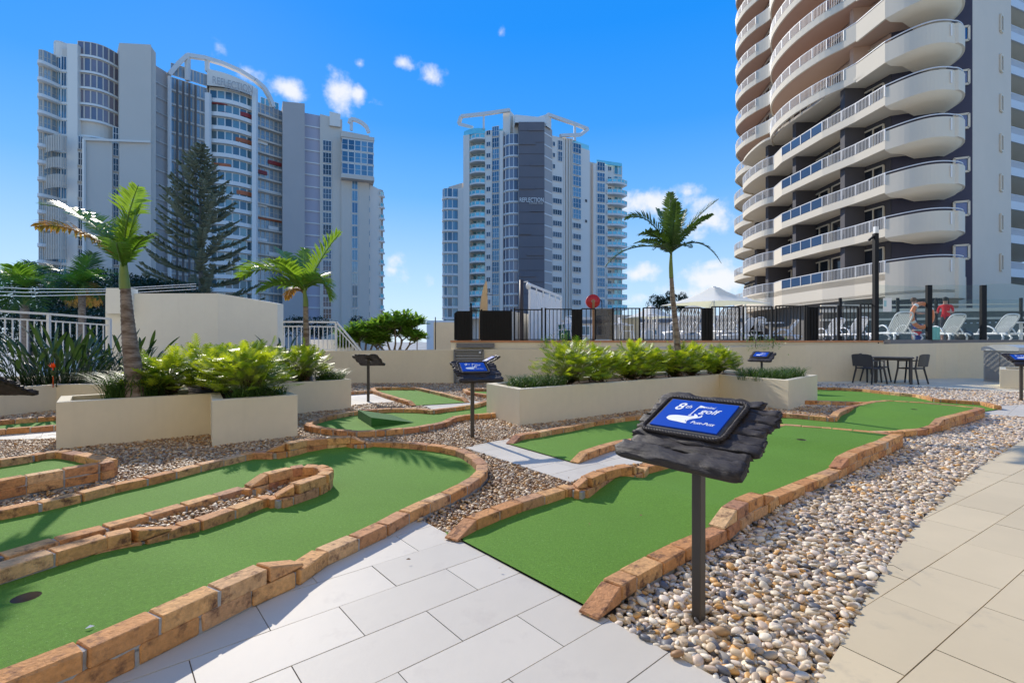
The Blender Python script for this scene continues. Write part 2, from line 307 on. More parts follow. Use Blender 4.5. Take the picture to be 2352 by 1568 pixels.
def brick_mesh(ln, w, h, rnd, wedge=0, name='brick'):
    """one brick lying along x, top at z=0; wedge: how much one end is cut down"""
    b = .006; mb = MB(); mb.cbox((0, 0, 0), (ln, w, h), b)
    vs = []
    for v in mb.v:
        v = Vector(v); n = Vector((rnd.uniform(-1, 1), rnd.uniform(-1, 1), rnd.uniform(-1, 1)))*.0028
        v = v + n
        if wedge and v.z > 0: v.z -= (h*wedge)*max(0, min(1, (v.x+ln/2)/ln))
        v.z -= h/2; vs.append(v)
    mb.v = vs; me = mb.mesh(name); me.materials.append(M_BRICK); return me
rb = random.Random(3)
BR = [brick_mesh(.23, .11, .076, rb) for _ in range(9)]
BW = [brick_mesh(.23, .11, .076, rb, .85) for _ in range(3)]
NB = [0]
def border(parent, line, w0=False, w1=False, pitch=.24, smooth=True):
    """lay bricks one by one along a kerb line; the second course stands where the line says so and starts and ends with a cut brick"""
    P = [Vector((p[0], p[1])) for p in line]; lv = [p[2] for p in line]
    S = [0.]
    for i in range(1, len(P)): S.append(S[-1]+(P[i]-P[i-1]).length)
    Lt = S[-1]
    def at(s):
        s = max(0, min(Lt, s))
        for i in range(1, len(S)):
            if s <= S[i]+1e-9:
                t = (s-S[i-1])/max(1e-6, S[i]-S[i-1]); return P[i-1].lerp(P[i], t), i-1, t
        return P[-1], len(P)-2, 1.
    def turn(s, d):
        a = at(s)[0]; b = at(s+d/2)[0]; c = at(s+d)[0]; u, v = (b-a), (c-b)
        return abs(u.angle(v, 0)) if u.length > 1e-5 and v.length > 1e-5 else 0
    def lay(s0, s1, z, cut0, cut1, off):
        items = []; a0, b0 = s0, s1; pre = []; post = []
        if cut0: pre = [(s0, s0+.22)]; a0 = s0+.22
        if cut1: post = [(s1-.22, s1)]; b0 = s1-.22
        if off and b0-a0 > .3: pre.append((a0, a0+.12)); a0 += .12
        s = a0
        while s < b0-.02:
            d = pitch
            if turn(s, pitch) > .22: d = .12
            e = min(b0, s+d)
            if b0-e < .09: e = b0
            items.append((s, e)); s = e
        items = pre+items+post
        for k, (a, b) in enumerate(items):
            pa, pb = at(a)[0], at(b)[0]; c = (pa+pb)/2; dr = pb-pa; ln = dr.length
            if ln < .02: continue
            cam_d = c.length
            if c.y < .4: continue
            ang = math.atan2(dr.y, dr.x); me = rb.choice(BR)
            if cut0 and k == 0: me = rb.choice(BW); ang += math.pi
            elif cut1 and k == len(items)-1: me = rb.choice(BW)
            o = link('brick', me, parent); NB[0] += 1
            pl = parent.location
            o.location = (c.x-pl.x, c.y-pl.y, z-pl.z+rb.uniform(-.003, .002))
            o.rotation_euler = (rb.uniform(-.012, .012), rb.uniform(-.012, .012), ang+rb.uniform(-.015, .015))
            o.scale = ((ln-.011)/.23, rb.uniform(.97, 1.03), 1)
    lay(0, Lt, H[0], w0 and not lv[0], w1 and not lv[-1], False)
    # raised spans
    spans = []; i = 0
    while i < len(lv):
        if lv[i]:
            j = i
            while j+1 < len(lv) and lv[j+1]: j += 1
            a = S[i] if i == 0 else (S[i]+S[i-1])/2 if S[i]-S[i-1] < .3 else S[i]-.15
            b = S[j] if j == len(lv)-1 else (S[j]+S[j+1])/2 if S[j+1]-S[j] < .3 else S[j]+.15
            spans.append((a, b, i > 0, j < len(lv)-1)); i = j+1
        else: i += 1
    for a, b, c0, c1 in spans: lay(a, b, H[1], c0, c1, not c0)
    # mortar core
    mb = MB(); n = max(2, int(Lt/.06))
    def core(s0, s1, zt, zb):
        k = max(2, int((s1-s0)/.06)); vs = []; w = .029
        for q in range(k+1):
            s = s0+(s1-s0)*q/k; p = at(s)[0]; a, b = at(s-.05)[0], at(s+.05)[0]; t = (b-a); 
            if t.length < 1e-6: t = Vector((1, 0))
            t.normalize(); nn = Vector((-t.y, t.x))*(.049 if turn(max(0, s-.12), .24) < .10 else w)
            vs += [(p.x+nn.x, p.y+nn.y, zb), (p.x+nn.x, p.y+nn.y, zt), (p.x-nn.x, p.y-nn.y, zt), (p.x-nn.x, p.y-nn.y, zb)]
        fs = [(q*4+e, q*4+e+1, q*4+5+e, q*4+4+e) for q in range(k) for e in range(3)]
        fs += [(0, 3, 2, 1), (k*4, k*4+1, k*4+2, k*4+3)]
        mb.add(vs, fs)
    core(.24 if w0 else .01, Lt-(.24 if w1 else .01), H[0]-.012, -.05)
    for a, b, c0, c1 in spans: core(a+(.25 if c0 else .01), b-(.25 if c1 else .01), H[1]-.011, H[0]-.02)
    mb.build('mortar', M_MORTAR, parent)

def turf(parent, poly, zf, cell=.12, hole=None):
    poly = ccw([(p[0], p[1]) for p in poly]); xs = [p[0] for p in poly]; ys = [p[1] for p in poly]
    ox, oy = (hole[0]-.5*cell*0, hole[1]) if hole else (0, 0)
    i0, i1 = int((min(xs)-ox)/cell)-2, int((max(xs)-ox)/cell)+2; j0, j1 = int((min(ys)-oy)/cell)-2, int((max(ys)-oy)/cell)+2
    bm = bmesh.new()
    for i in range(i0, i1):
        for j in range(j0, j1):
            if hole and -1 <= i < 1 and -1 <= j < 1: continue
            a, b = ox+i*cell, oy+j*cell
            if b < .3 and False: continue
            q = clip(poly, [(a, b), (a+cell, b), (a+cell, b+cell), (a, b+cell)])
            if q and area(q) > 1e-7:
                try: bm.faces.new([bm.verts.new((p[0], p[1], zf(p[0], p[1]))) for p in q])
                except ValueError: pass
    if hole:
        hz = zf(*hole); n = 32; vi = []; vo = []
        for k in range(n):
            an = 2*math.pi*k/n; c, s = math.cos(an), math.sin(an); m = cell/max(abs(c), abs(s))
            vi.append(bm.verts.new((hole[0]+.054*c, hole[1]+.054*s, hz))); vo.append(bm.verts.new((hole[0]+m*c, hole[1]+m*s, zf(hole[0]+m*c, hole[1]+m*s))))
        for k in range(n): bm.faces.new((vi[k], vo[k], vo[(k+1) % n], vi[(k+1) % n]))
    bmesh.ops.remove_doubles(bm, verts=bm.verts, dist=.0008)
    pl = parent.location
    for v in bm.verts: v.co -= Vector(pl)
    for f in bm.faces: f.smooth = True
    me = bpy.data.meshes.new('turf'); bm.to_mesh(me); bm.free(); me.materials.append(M_TURF); link('turf', me, parent)
    if hole:
        c = MB(); c.lathe((hole[0], hole[1], hz-.05), [(.0001, 0), (.052, 0), (.054, .002), (.054, .048)], 28)
        c.build('hole_cup', mat('cup', (.16, .13, .11), rough=.8), parent)
def sst(t): t = max(0, min(1, t)); return t*t*(3-2*t)
def lane(name, label, loc): return thing('mini_golf_lane', label, 'golf lane', loc, group='mini golf lanes with brick kerbs')

p1, p2 = G(0, 1297, .08), G(643, 1121, .08)
def zA(x, y):
    t = (x+1.68)*-.43 + (y-2.9)*-.903; line = p1.y+(p2.y-p1.y)*(x-p1.x)/(p2.x-p1.x)
    if y > line+.02: base = .012
    else: base = .012+.066*sst((t+.1)/.5)
    m = G(740, 1010, .1); r = ((x-m.x)/.55)**2+((y-m.y)/.22)**2
    return base + .065*math.exp(-r)
lA = lane('a', 'large green lane with a U-shaped brick kerb island, nearest on the left', (-1.6, 3.6, 0))
turf(lA, [p[:2] for p in A_main]+[p[:2] for p in reversed(A_pen)], zA, hole=tuple(G(60, 1372, .075).xy))
border(lA, A_main); border(lA, A_pen)
ra, rbp = G(1412, 1071, .158), G(1712, 1152, .158); rd = (rbp-ra).xy.normalized()
def zB(x, y):
    d = abs((x-ra.x)*-rd.y+(y-ra.y)*rd.x); m = G(1985, 1020, .1); r = (x-m.x)*.62+(y-m.y)*.78
    return .012+.07*math.exp(-(d/.26)**2)+.06*sst((r+.4)/.5)
lB = lane('b', 'long green lane with a hump, behind the sign for the 8th hole', (1.5, 4, 0))
turf(lB, [p[:2] for p in B_left+B_far[1:]+B_right]+[tuple(G(1343, 1393.5).xy), tuple(G(1022, 1222.8).xy)], zB, hole=tuple(G(1841, 1011, .06).xy))
border(lB, B_left, w0=True); border(lB, B_far[:]); border(lB, B_right, w1=True)
lC = lane('c', 'green lane running behind the sign board to a raised square end at the right', (4, 8.3, 0))
mC = G(2200, 945, .1)
zC = lambda x, y: .012+.06*sst(((x-mC.x)*.9+(y-mC.y)*.2+1.3)/.6)
turf(lC, [p[:2] for p in C_far+C_right[:-1]]+[B_far[2][:2], B_far[0][:2]]+[p[:2] for p in reversed(C_near)], zC, cell=.2, hole=tuple(G(2100, 940, .07).xy))
border(lC, C_far, w0=True); border(lC, C_right); border(lC, C_near[:-1], w0=True)
lD = lane('d', 'narrow curved green lane farthest right below the patio table', (7, 11, 0))
turf(lD, [p[:2] for p in D_far]+[C_far[-1][:2]]+[p[:2] for p in reversed(C_far[13:-1])]+[p[:2] for p in D_near], lambda x, y: .012, cell=.25, hole=tuple(G(1940, 897, .02).xy))
border(lD, D_far); border(lD, D_near)
lE = lane('e', 'kidney-shaped green lane with a turf-covered ramp between the two planters', (-2, 7.5, 0))
turf(lE, [p[:2] for p in E_near]+[p[:2] for p in reversed(E_far)][:-1], lambda x, y: .012, cell=.2)
border(lE, E_near); border(lE, E_far)
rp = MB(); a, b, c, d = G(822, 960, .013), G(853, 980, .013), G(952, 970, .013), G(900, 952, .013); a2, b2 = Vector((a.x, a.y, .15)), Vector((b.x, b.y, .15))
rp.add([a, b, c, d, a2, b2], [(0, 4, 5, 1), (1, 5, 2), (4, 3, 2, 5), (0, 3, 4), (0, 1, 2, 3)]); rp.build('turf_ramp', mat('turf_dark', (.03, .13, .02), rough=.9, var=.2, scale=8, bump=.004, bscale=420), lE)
lF = lane('f', 'short straight green lane near the back wall beside the sign seen from behind', (-1.8, 11, 0))
turf(lF, [p[:2] for p in F_far]+[p[:2] for p in F_right]+[p[:2] for p in reversed(F_left)], lambda x, y: .012, cell=.3)
border(lF, F_left, w1=True); border(lF, F_far); border(lF, F_right, w1=True); border(lF, F_side)
lF2 = lane('g', 'corner of a green lane just left of the right planter near the back wall', (-.3, 12, 0))
turf(lF2, [p[:2] for p in F2_a]+[p[:2] for p in reversed(F2_b)], lambda x, y: .012, cell=.3)
border(lF2, F2_a); border(lF2, F2_b)
lG = lane('h', 'thin green strip of a lane left of the tall front planter', (-7.5, 7, 0))
turf(lG, [p[:2] for p in G_far]+[p[:2] for p in reversed(G_near)], lambda x, y: .012, cell=.3)
border(lG, G_far); border(lG, G_near)
lH = lane('i', 'raised green lane end with a square brick corner at the left edge', (-4.4, 4.6, 0))
turf(lH, [p[:2] for p in H_far]+[p[:2] for p in H_near], lambda x, y: .09, cell=.2)
border(lH, H_far); border(lH, H_near)

# ------------------------------------------------------------------ tiles, laid one by one
def tiles(name, poly, org, ang, m, ln=.603, wd=.303, off=.5, ztop=.0, th=.025, cull=None):
    poly = ccw([(p[0], p[1]) for p in poly])
    base = MB().prism(poly, ztop-.09, ztop-.006).build(name, M_GROUT, kind='structure')
    c, s = math.cos(ang), math.sin(ang); loc = [((p[0]-org[0])*c+(p[1]-org[1])*s, -(p[0]-org[0])*s+(p[1]-org[1])*c) for p in poly]
    us = [p[0] for p in loc]; vs = [p[1] for p in loc]; n = 0; g = .0022; rr = random.Random(len(poly))
    for j in range(int(math.floor(min(vs)/wd))-1, int(math.ceil(max(vs)/wd))+1):
        sh = (j % 2)*off*ln
        for i in range(int(math.floor(min(us)/ln))-2, int(math.ceil(max(us)/ln))+2):
            u0, v0 = i*ln+sh, j*wd
            q = clip(ccw(loc), [(u0+g, v0+g), (u0+ln-g, v0+g), (u0+ln-g, v0+wd-g), (u0+g, v0+wd-g)])
            if not q or area(q) < .002: continue
            w = [(org[0]+u*c-v*s, org[1]+u*s+v*c) for u, v in q]
            if max(p[1] for p in w) < .7: continue
            ctr = (sum(p[0] for p in w)/len(w), sum(p[1] for p in w)/len(w))
            mb = MB(); mb.prism([(p[0]-ctr[0], p[1]-ctr[1]) for p in w], -th, 0)
            me = mb.mesh('paving_tile'); me.materials.append(m)
            o = link('paving_tile', me, base, (ctr[0], ctr[1], ztop+rr.uniform(-.0012, .0006)), (rr.uniform(-.0012, .0012), rr.uniform(-.0012, .0012), 0)); n += 1
    return base
A40 = math.atan2(1120, 2501-1176)
e0, e1 = G(960, 1189), G(1650, 1556.5); ed = (e1-e0).normalized(); eb = e0+ed*((e0.y+.3)/-ed.y if ed.y < 0 else 5)
akerb = [Vector((p[0], p[1], 0)) for p in A_main[28:]]
T_near = [e0.xy]+[p.xy for p in akerb[1:]]+[Vector((-3.4, .6)), Vector((-3.4, -.3)), Vector((eb.x, eb.y))]
path = tiles('stone_path', T_near, G(1290.5, 1362.3).xy, A40, M_TILE)
T_far = [G(*p).xy for p in [(1068,1027),(1130,1014),(1168,1007.5),(1240,1025),(1322,1047),(1353,1038),(1420,1026),(1456,1014),(1510,1048),(1520,1056),(1430,1068),(1350,1088),(1312,1107)]]
path2 = tiles('stone_path', T_far, G(1070, 1027).xy, A40, M_TILE)
tiles('stone_path', [G(*p).xy for p in [(963.7,928.3),(1077,918.9),(1104,922),(1102,928),(1050,935),(996,941)]], (0, 0), A40, M_TILE)
tiles('stone_path', [G(*p).xy for p in [(770,912),(807,902),(861,899),(912,917),(930,921),(860,925),(807,930),(770,934)]], (0, 0), A40, M_TILE)
tiles('stone_path', [G(*p).xy for p in [(-300,1030),(0,989),(128,979),(250,969),(250,995),(128,1006),(0,1009),(-300,1060)]], (0, 0), A40, M_TILE)
tiles('stone_path', [G(*p).xy for p in [(2262,937),(2290,931),(2352,929),(2700,925),(2700,962),(2352,957),(2256,951)]], (0, 0), A40, M_TILE)
pav = [G(x, y).xy for x, y in [(1875,1568),(1930,1480),(1993,1365),(2030,1310),(2074,1243),(2120,1189),(2165,1147),(2205,1109),(2248,1072),(2300,1040),(2352,1009),(2480,960)]]
pav = [pav[0]+(pav[0]-pav[1]).normalized()*1.2]+pav
p12 = pav[-1]
A32 = math.atan2(1120, 2942-1176)
tiles('paved_walk', pav+[Vector((p12.x+3, p12.y)), Vector((9, .2)), Vector((1.1, -.3))], G(2206.5, 1437).xy, A32, M_TILEB)
terr = [G(x, y).xy for x, y in [(1790,879),(1878,880),(1960,881),(2136,889),(2352,901),(2480,906),(2600,880)]]
tiles('paved_terrace', terr+[Vector((24, 20)), Vector((16, 18.5)), Vector((9, 16.5))], (0, 0), A32, mat('tile_terrace', (.74, .64, .46), rough=.75, var=.05, scale=1.5, rand=.05, spec=.15, big=.05))

# ------------------------------------------------------------------ planters
def offset(poly, t):
    n = len(poly); out = []
    for i in range(n):
        a, b, c = Vector(poly[i-1]), Vector(poly[i]), Vector(poly[(i+1) % n]); d1 = (b-a).normalized(); d2 = (c-b).normalized()
        n1, n2 = Vector((-d1.y, d1.x)), Vector((-d2.y, d2.x)); m = (n1+n2); k = m.length_squared
        out.append(b+m*(t*2/k) if k > 1e-4 else b+n1*t)
    return out
def planter(label, poly, z=.55, t=.12, soil=.06, name='planter', cat='planter'):
    poly = ccw([Vector(p) for p in poly]); inn = offset(poly, t); n = len(poly)
    c = sum(poly, Vector((0, 0)))/n; o = thing(name, label, cat, (c.x, c.y, 0))
    mb = MB(); b = .006; pin = offset(poly, b)
    vs = [(p.x, p.y, -.05) for p in poly]+[(p.x, p.y, z-b) for p in poly]+[(p.x, p.y, z) for p in pin]+[(p.x, p.y, z) for p in inn]+[(p.x, p.y, z-soil-.05) for p in inn]
    mb.add(vs, [(r*n+i, r*n+(i+1) % n, (r+1)*n+(i+1) % n, (r+1)*n+i) for r in range(4) for i in range(n)]); mb.build('planter_wall', M_STUC, o)
    sb = MB(); sb.add([(p.x, p.y, z-soil) for p in inn], [tuple(range(n))]); sb.build('soil', M_SOIL, o)
    return o
U1, U2 = Vector((math.cos(A40), math.sin(A40))), Vector((-math.sin(A40), math.cos(A40)))
pa = Vector((-5.40, 5.775)); PL = lambda u, v: pa+U1*u+U2*v
P1 = [PL(0, 0), PL(1.56, -.08), PL(1.44, -1.03), PL(2.44, -1.03), PL(2.62, 1.1), PL(4.1, 1.1), PL(4.1, 2.6), PL(1.4, 2.6), PL(1.3, .95), PL(0, .88)]
P1 = [P1[0], P1[1], Vector(G(487.5,1023).xy), Vector(G(683.6,999.7).xy), PL(2.55, 1.05), Vector(G(806.7,936.7).xy)]+P1[6:]
planter('cream rendered zigzag planter with two palms, left of the centre path', P1)
P2 = [G(1193.5, 977.3).xy, Vector((4.51, 10.61)), G(1810.3, 941.4).xy, G(1877.5, 919.7).xy, Vector((5.3, 12.3)), Vector((3.75, 11.75)), G(1117.6, 953).xy]
planter('long cream rendered planter with a palm in the middle of the course', P2)
P0 = [Vector((-9.4, 7.7)), G(0, 955).xy, G(130, 941).xy, Vector((-6.1, 9.6)), Vector((-4.4, 11.3)), Vector((-5.6, 13.2)), Vector((-13.5, 10.5))]
planter('low cream planter full of bird of paradise by the railing', P0, z=.47)
P3 = [G(2297, 891.5).xy, G(2420, 898).xy, Vector((16.2, 14.2)), Vector((14.35, 14.35))]
planter('small cream box planter at the right edge behind the pebbles', P3, z=.52)
EXCL = []

# ------------------------------------------------------------------ pebbles
bed = MB().add([(-16, -2, -.03), (20, -2, -.03), (20, 18.5, -.03), (-16, 18.5, -.03)], [(0, 1, 2, 3)]).build('pebble_bed', M_SOILP, kind='structure')
solid = [[p[:2] for p in A_main]+[(-6, 1)], [p[:2] for p in B_left+B_far[1:]+B_right], [p[:2] for p in C_far+C_right[:-1]]+[p[:2] for p in reversed(C_near)],
 [p[:2] for p in D_far]+[p[:2] for p in reversed(C_far[13:])]+[p[:2] for p in D_near], [p[:2] for p in E_near]+[p[:2] for p in reversed(E_far)],
 [p[:2] for p in F_far]+[p[:2] for p in F_right]+[p[:2] for p in reversed(F_left)], [p[:2] for p in F2_a]+[p[:2] for p in reversed(F2_b)],
 [p[:2] for p in G_far]+[p[:2] for p in reversed(G_near)], [p[:2] for p in H_far]+[p[:2] for p in H_near], T_near, T_far, P0, P1, P2, P3,
 pav+[Vector((p12.x+3, p12.y)), Vector((9, .2)), Vector((1.1, -.3))], terr+[Vector((24, 20)), Vector((16, 18.5)), Vector((9, 16.5))]]
for q in [[(963.7,928.3),(1077,918.9),(1104,922),(1102,928),(1050,935),(996,941)],[(770,912),(807,902),(861,899),(912,917),(930,921),(860,925),(807,930),(770,934)],
          [(-300,1030),(0,989),(128,979),(250,969),(250,995),(128,1006),(0,1009),(-300,1060)],[(2262,937),(2290,931),(2352,929),(2700,925),(2700,962),(2352,957),(2256,951)]]:
    solid.append([G(*p).xy for p in q])
pen = [p[:2] for p in A_pen]+[(-6, 2)]
kerbs = [A_main, A_pen, B_left, B_far, B_right, C_far, C_right, C_near, D_far, D_near, E_near, E_far, F_left, F_far, F_right, F_side, F2_a, F2_b, G_far, G_near, H_far, H_near]
def np_in(X, Y, poly):
    r = np.zeros(X.shape, bool); n = len(poly); j = n-1
    for i in range(n):
        xi, yi, xj, yj = poly[i][0], poly[i][1], poly[j][0], poly[j][1]
        c = ((yi > Y) != (yj > Y))
        if yj != yi: r ^= c & (X < (xj-xi)*(Y-yi)/(yj-yi)+xi)
        j = i
    return r
def np_dist(X, Y, line):
    D = np.full(X.shape, 9.)
    for a, b in zip(line[:-1], line[1:]):
        dx, dy = b[0]-a[0], b[1]-a[1]; l2 = dx*dx+dy*dy+1e-9; t = np.clip(((X-a[0])*dx+(Y-a[1])*dy)/l2, 0, 1)
        D = np.minimum(D, np.hypot(X-a[0]-t*dx, Y-a[1]-t*dy))
    return D
def scatter(sp, seed):
    rg = np.random.RandomState(seed); xs = np.arange(-13, 16, sp); ys = np.arange(1.0, 17, sp); X, Y = np.meshgrid(xs, ys)
    X = X.ravel()+rg.uniform(-.5, .5, X.size)*sp; Y = Y.ravel()+rg.uniform(-.5, .5, Y.size)*sp
    k = (np.abs(X) < 1.12*Y+.5); X, Y = X[k], Y[k]
    bad = np.zeros(X.shape, bool)
    for s in solid: bad |= np_in(X, Y, s)
    inpen = np_in(X, Y, pen); bad &= ~inpen
    X, Y, inpen = X[~bad], Y[~bad], inpen[~bad]
    dm = np.full(X.shape, 9.)
    for kb in kerbs: dm = np.minimum(dm, np_dist(X, Y, kb))
    k = dm > .062
    return X[k], Y[k], inpen[k], rg
# pebble shapes
def pebble_mesh(i):
    r = random.Random(50+i); bm = bmesh.new(); bmesh.ops.create_icosphere(bm, subdivisions=2, radius=.5)
    e = r.uniform(1.6, 2.4); off = Vector((r.random()*9, r.random()*9, r.random()*9))
    for v in bm.verts:
        c = v.co.normalized(); k = 1+.22*noise.noise(c*1.3+off); v.co = Vector((c.x*.5, c.y*.5*[.56,.62,.70,.78,.60,.66,.84][i], c.z*.5*.42))*k
    for f in bm.faces: f.smooth = True
    me = bpy.data.meshes.new('pebble'); bm.to_mesh(me); bm.free(); return me
wr = [(0, (.66,.55,.42)), (.16, (.74,.68,.58)), (.30, (.52,.43,.34)), (.42, (.60,.50,.44)), (.52, (.30,.29,.29)), (.60, (.12,.13,.17)), (.68, (.60,.36,.14)), (.75, (.66,.60,.56)), (.88, (.46,.38,.31)), (.94, (.72,.69,.64))]
br = [(0, (.50,.35,.21)), (.15, (.60,.48,.33)), (.3, (.36,.22,.12)), (.45, (.46,.29,.15)), (.55, (.64,.56,.44)), (.65, (.26,.20,.16)), (.73, (.56,.33,.12)), (.82, (.42,.35,.28)), (.9, (.64,.57,.47)), (.95, (.20,.12,.07))]
sc3 = lambda L_, k: [(p, tuple(a*b for a, b in zip(c, k))) for p, c in L_]
wr = sc3(wr, (1.02, .93, .78)); br = sc3(br, (.88, .80, .68))
M_PEBW = mat('pebble_white', (1, 1, 1), rough=.5, var=.12, scale=30, ramp=wr, rand=.10, spec=.4)
M_PEBB = mat('pebble_brown', (1, 1, 1), rough=.55, var=.14, scale=30, ramp=br, rand=.12, spec=.4)
PW = [pebble_mesh(i) for i in range(7)]; PB = [m.copy() for m in PW]
for m in PW: m.materials.append(M_PEBW)
for m in PB: m.materials.append(M_PEBB)
# the right-hand bed has larger, whiter stones
rightbed = [G(x, y, 0).xy for x, y in [(1320,1400),(1780,1140),(2070,990),(2255,950),(2700,1000)]]+[Vector((9, 1)), Vector((.5, .5))]
pts = {}
for key in ('w', 'b'):
    allp = []
    for layer, (sp, seed, z) in enumerate([(.030, 1, -.022), (.036, 2, -.006), (.060, 3, .006)] if key == 'w' else [(.026, 4, -.022), (.034, 5, -.006)]):
        X, Y, pn, rg = scatter(sp, seed); inr = np_in(X, Y, rightbed) | ((Y > 9.5) & (X > 3.5))
        k = inr if key == 'w' else ~inr
        # thin out with distance: far stones cover for one another
        k &= (rg.uniform(size=X.size) < np.clip(7/np.maximum(Y, .1), .35, 1))
        if layer == 2: k &= Y < 6
        X, Y, pn = X[k], Y[k], pn[k]; n = X.size
        size = (rg.lognormal(-3.14 if key == 'w' else -3.42, .27, n)).clip(.018, .075)*np.where(Y > 7, 1.35, 1.)
        Z = z+np.where(pn, .045, 0.)+rg.uniform(-.004, .006, n)
        rot = np.stack([rg.normal(0, .28, n), rg.normal(0, .28, n), rg.uniform(0, 6.283, n)], 1)
        allp.append(np.concatenate([np.stack([X, Y, Z, size], 1), rot, rg.randint(0, 7, (n, 1))], 1))
    pts[key] = np.concatenate(allp)
both = np.concatenate([np.hstack([pts['w'], np.zeros((len(pts['w']), 1))]), np.hstack([pts['b'], np.ones((len(pts['b']), 1))])])
d = np.hypot(both[:, 0], both[:, 1])/both[:, 3]+np.where((np.abs(both[:, 0]) > 1.06*both[:, 1]) | (both[:, 1] < 1.82) | (both[:, 2] < -.012), 1e4, 0)
order = np.argsort(d); single = both[order[:300]]; rest = both[order[300:]]
for p in single:
    me = (PW if p[8] == 0 else PB)[int(p[7])]
    link('pebble', me, bed, tuple(p[:3]+np.array([0, 0, 0])), tuple(p[4:7]), (p[3],)*3)
def gn_scatter(name, P, meshes, parent):
    me = bpy.data.meshes.new(name); me.vertices.add(len(P)); me.vertices.foreach_set('co', P[:, :3].astype('f').ravel())
    a = me.attributes.new('rot', 'FLOAT_VECTOR', 'POINT'); a.data.foreach_set('vector', P[:, 4:7].astype('f').ravel())
    a = me.attributes.new('siz', 'FLOAT', 'POINT'); a.data.foreach_set('value', P[:, 3].astype('f'))
    a = me.attributes.new('idx', 'INT', 'POINT'); a.data.foreach_set('value', P[:, 7].astype('i'))
    o = link(name, me, parent, kind='stuff'); col = bpy.data.collections.new(name+'_shapes')
    for i, m in enumerate(meshes):
        q = bpy.data.objects.new('shape_%d' % i, m); col.objects.link(q)
    g = bpy.data.node_groups.new(name, 'GeometryNodeTree'); g.interface.new_socket('Geometry', in_out='INPUT', socket_type='NodeSocketGeometry'); g.interface.new_socket('Geometry', in_out='OUTPUT', socket_type='NodeSocketGeometry')
    gi, go = g.nodes.new('NodeGroupInput'), g.nodes.new('NodeGroupOutput'); ins = g.nodes.new('GeometryNodeInstanceOnPoints'); ci = g.nodes.new('GeometryNodeCollectionInfo')
    ci.inputs['Collection'].default_value = col; ci.inputs['Separate Children'].default_value = True; ci.inputs['Reset Children'].default_value = True
    def att(n, t): a = g.nodes.new('GeometryNodeInputNamedAttribute'); a.data_type = t; a.inputs[0].default_value = n; return [s for s in a.outputs if s.enabled][0]
    lk = g.links.new; lk(gi.outputs[0], ins.inputs['Points']); lk(ci.outputs[0], ins.inputs['Instance']); ins.inputs['Pick Instance'].default_value = True
    lk(att('idx', 'INT'), ins.inputs['Instance Index']); e2r = g.nodes.new('FunctionNodeEulerToRotation'); lk(att('rot', 'FLOAT_VECTOR'), e2r.inputs[0]); lk(e2r.outputs[0], ins.inputs['Rotation'])
    lk(att('siz', 'FLOAT'), ins.inputs['Scale']); lk(ins.outputs[0], go.inputs[0])
    md = o.modifiers.new('scatter', 'NODES'); md.node_group = g
    return o
gn_scatter('pale_pebbles', rest[rest[:, 8] == 0], PW, bed)
gn_scatter('brown_pebbles', rest[rest[:, 8] == 1], PB, bed)
# a few bigger rounded stones lying on the near pebbles
for (x, y, s, k) in [(1655,1448,.085,1),(965,1192,.05,1),(1720,1500,.06,0),(1555,1500,.055,1),(1805,1180,.05,0)]:
    p = G(x, y, .015); link('pebble', PB[k+2] if k else PW[k], bed, p, (.3, .2, x), (s, s, s*1.2))
print('PEBBLES', len(both), 'BRICKS', NB[0])

# ------------------------------------------------------------------ hole signs
def text_mesh(s, size, shear=0., bold=0., sx=1.):
    cu = bpy.data.curves.new('t', 'FONT'); cu.body = s; cu.size = size; cu.shear = shear; cu.offset = bold; cu.resolution_u = 3
    o = bpy.data.objects.new('t', cu); C.objects.link(o); dg = bpy.context.evaluated_depsgraph_get(); dg.update()
    me = bpy.data.meshes.new_from_object(o.evaluated_get(dg)); C.objects.unlink(o); bpy.data.objects.remove(o)
    for v in me.vertices: v.co.x *= sx
    me.materials.clear(); return me
planks = [(.17, .062, -.275, .235, .03), (.118, .052, -.262, .325, .03), (.068, .056, -.258, .34, .032), (.018, .05, -.250, .33, .03), (-.033, .055, -.268, .325, .034),
          (-.086, .055, -.25, .345, .03), (-.14, .055, -.24, .352, .034), (-.196, .06, -.21, .33, .03), (-.268, .09, -.24, .338, .05)]
def plank_mesh(y, h, x0, x1, t, seed):
    r = random.Random(seed); n = 40; m = 18; mb = MB(); vs = []
    for i in range(n):
        f = i/(n-1); x = x0+(x1-x0)*f; k = 1-.22*(abs(2*f-1)**14)
        for j in range(m):
            a = 2*math.pi*j/m; cy, cz = math.cos(a), math.sin(a)
            yy = math.copysign(abs(cy)**.5, cy)*h*.54*k; zz = math.copysign(abs(cz)**.6, cz)*t*.5*k
            q = Vector((x*7, y*60+yy*55, zz*60+seed)); d = noise.noise(q)*.012+noise.noise(q*2.7)*.006+abs(noise.noise(Vector((x*11, y*130+yy*150, seed))))*.011-.005
            nx = noise.noise(Vector((j*1.3, seed, f*3)))*(.022 if i in (0, n-1) else (.012 if i in (1, n-2) else 0))
            vs.append((x+nx, y+yy*(1+d*18)+noise.noise(Vector((x*9, seed, 1)))*.009, zz+d))
    fs = [(i*m+j, i*m+(j+1) % m, (i+1)*m+(j+1) % m, (i+1)*m+j) for i in range(n-1) for j in range(m)]
    fs += [tuple(range(m-1, -1, -1)), tuple(range((n-1)*m, n*m))]
    mb.add(vs, fs, True); mb.sm[-1] = mb.sm[-2] = False
    return mb
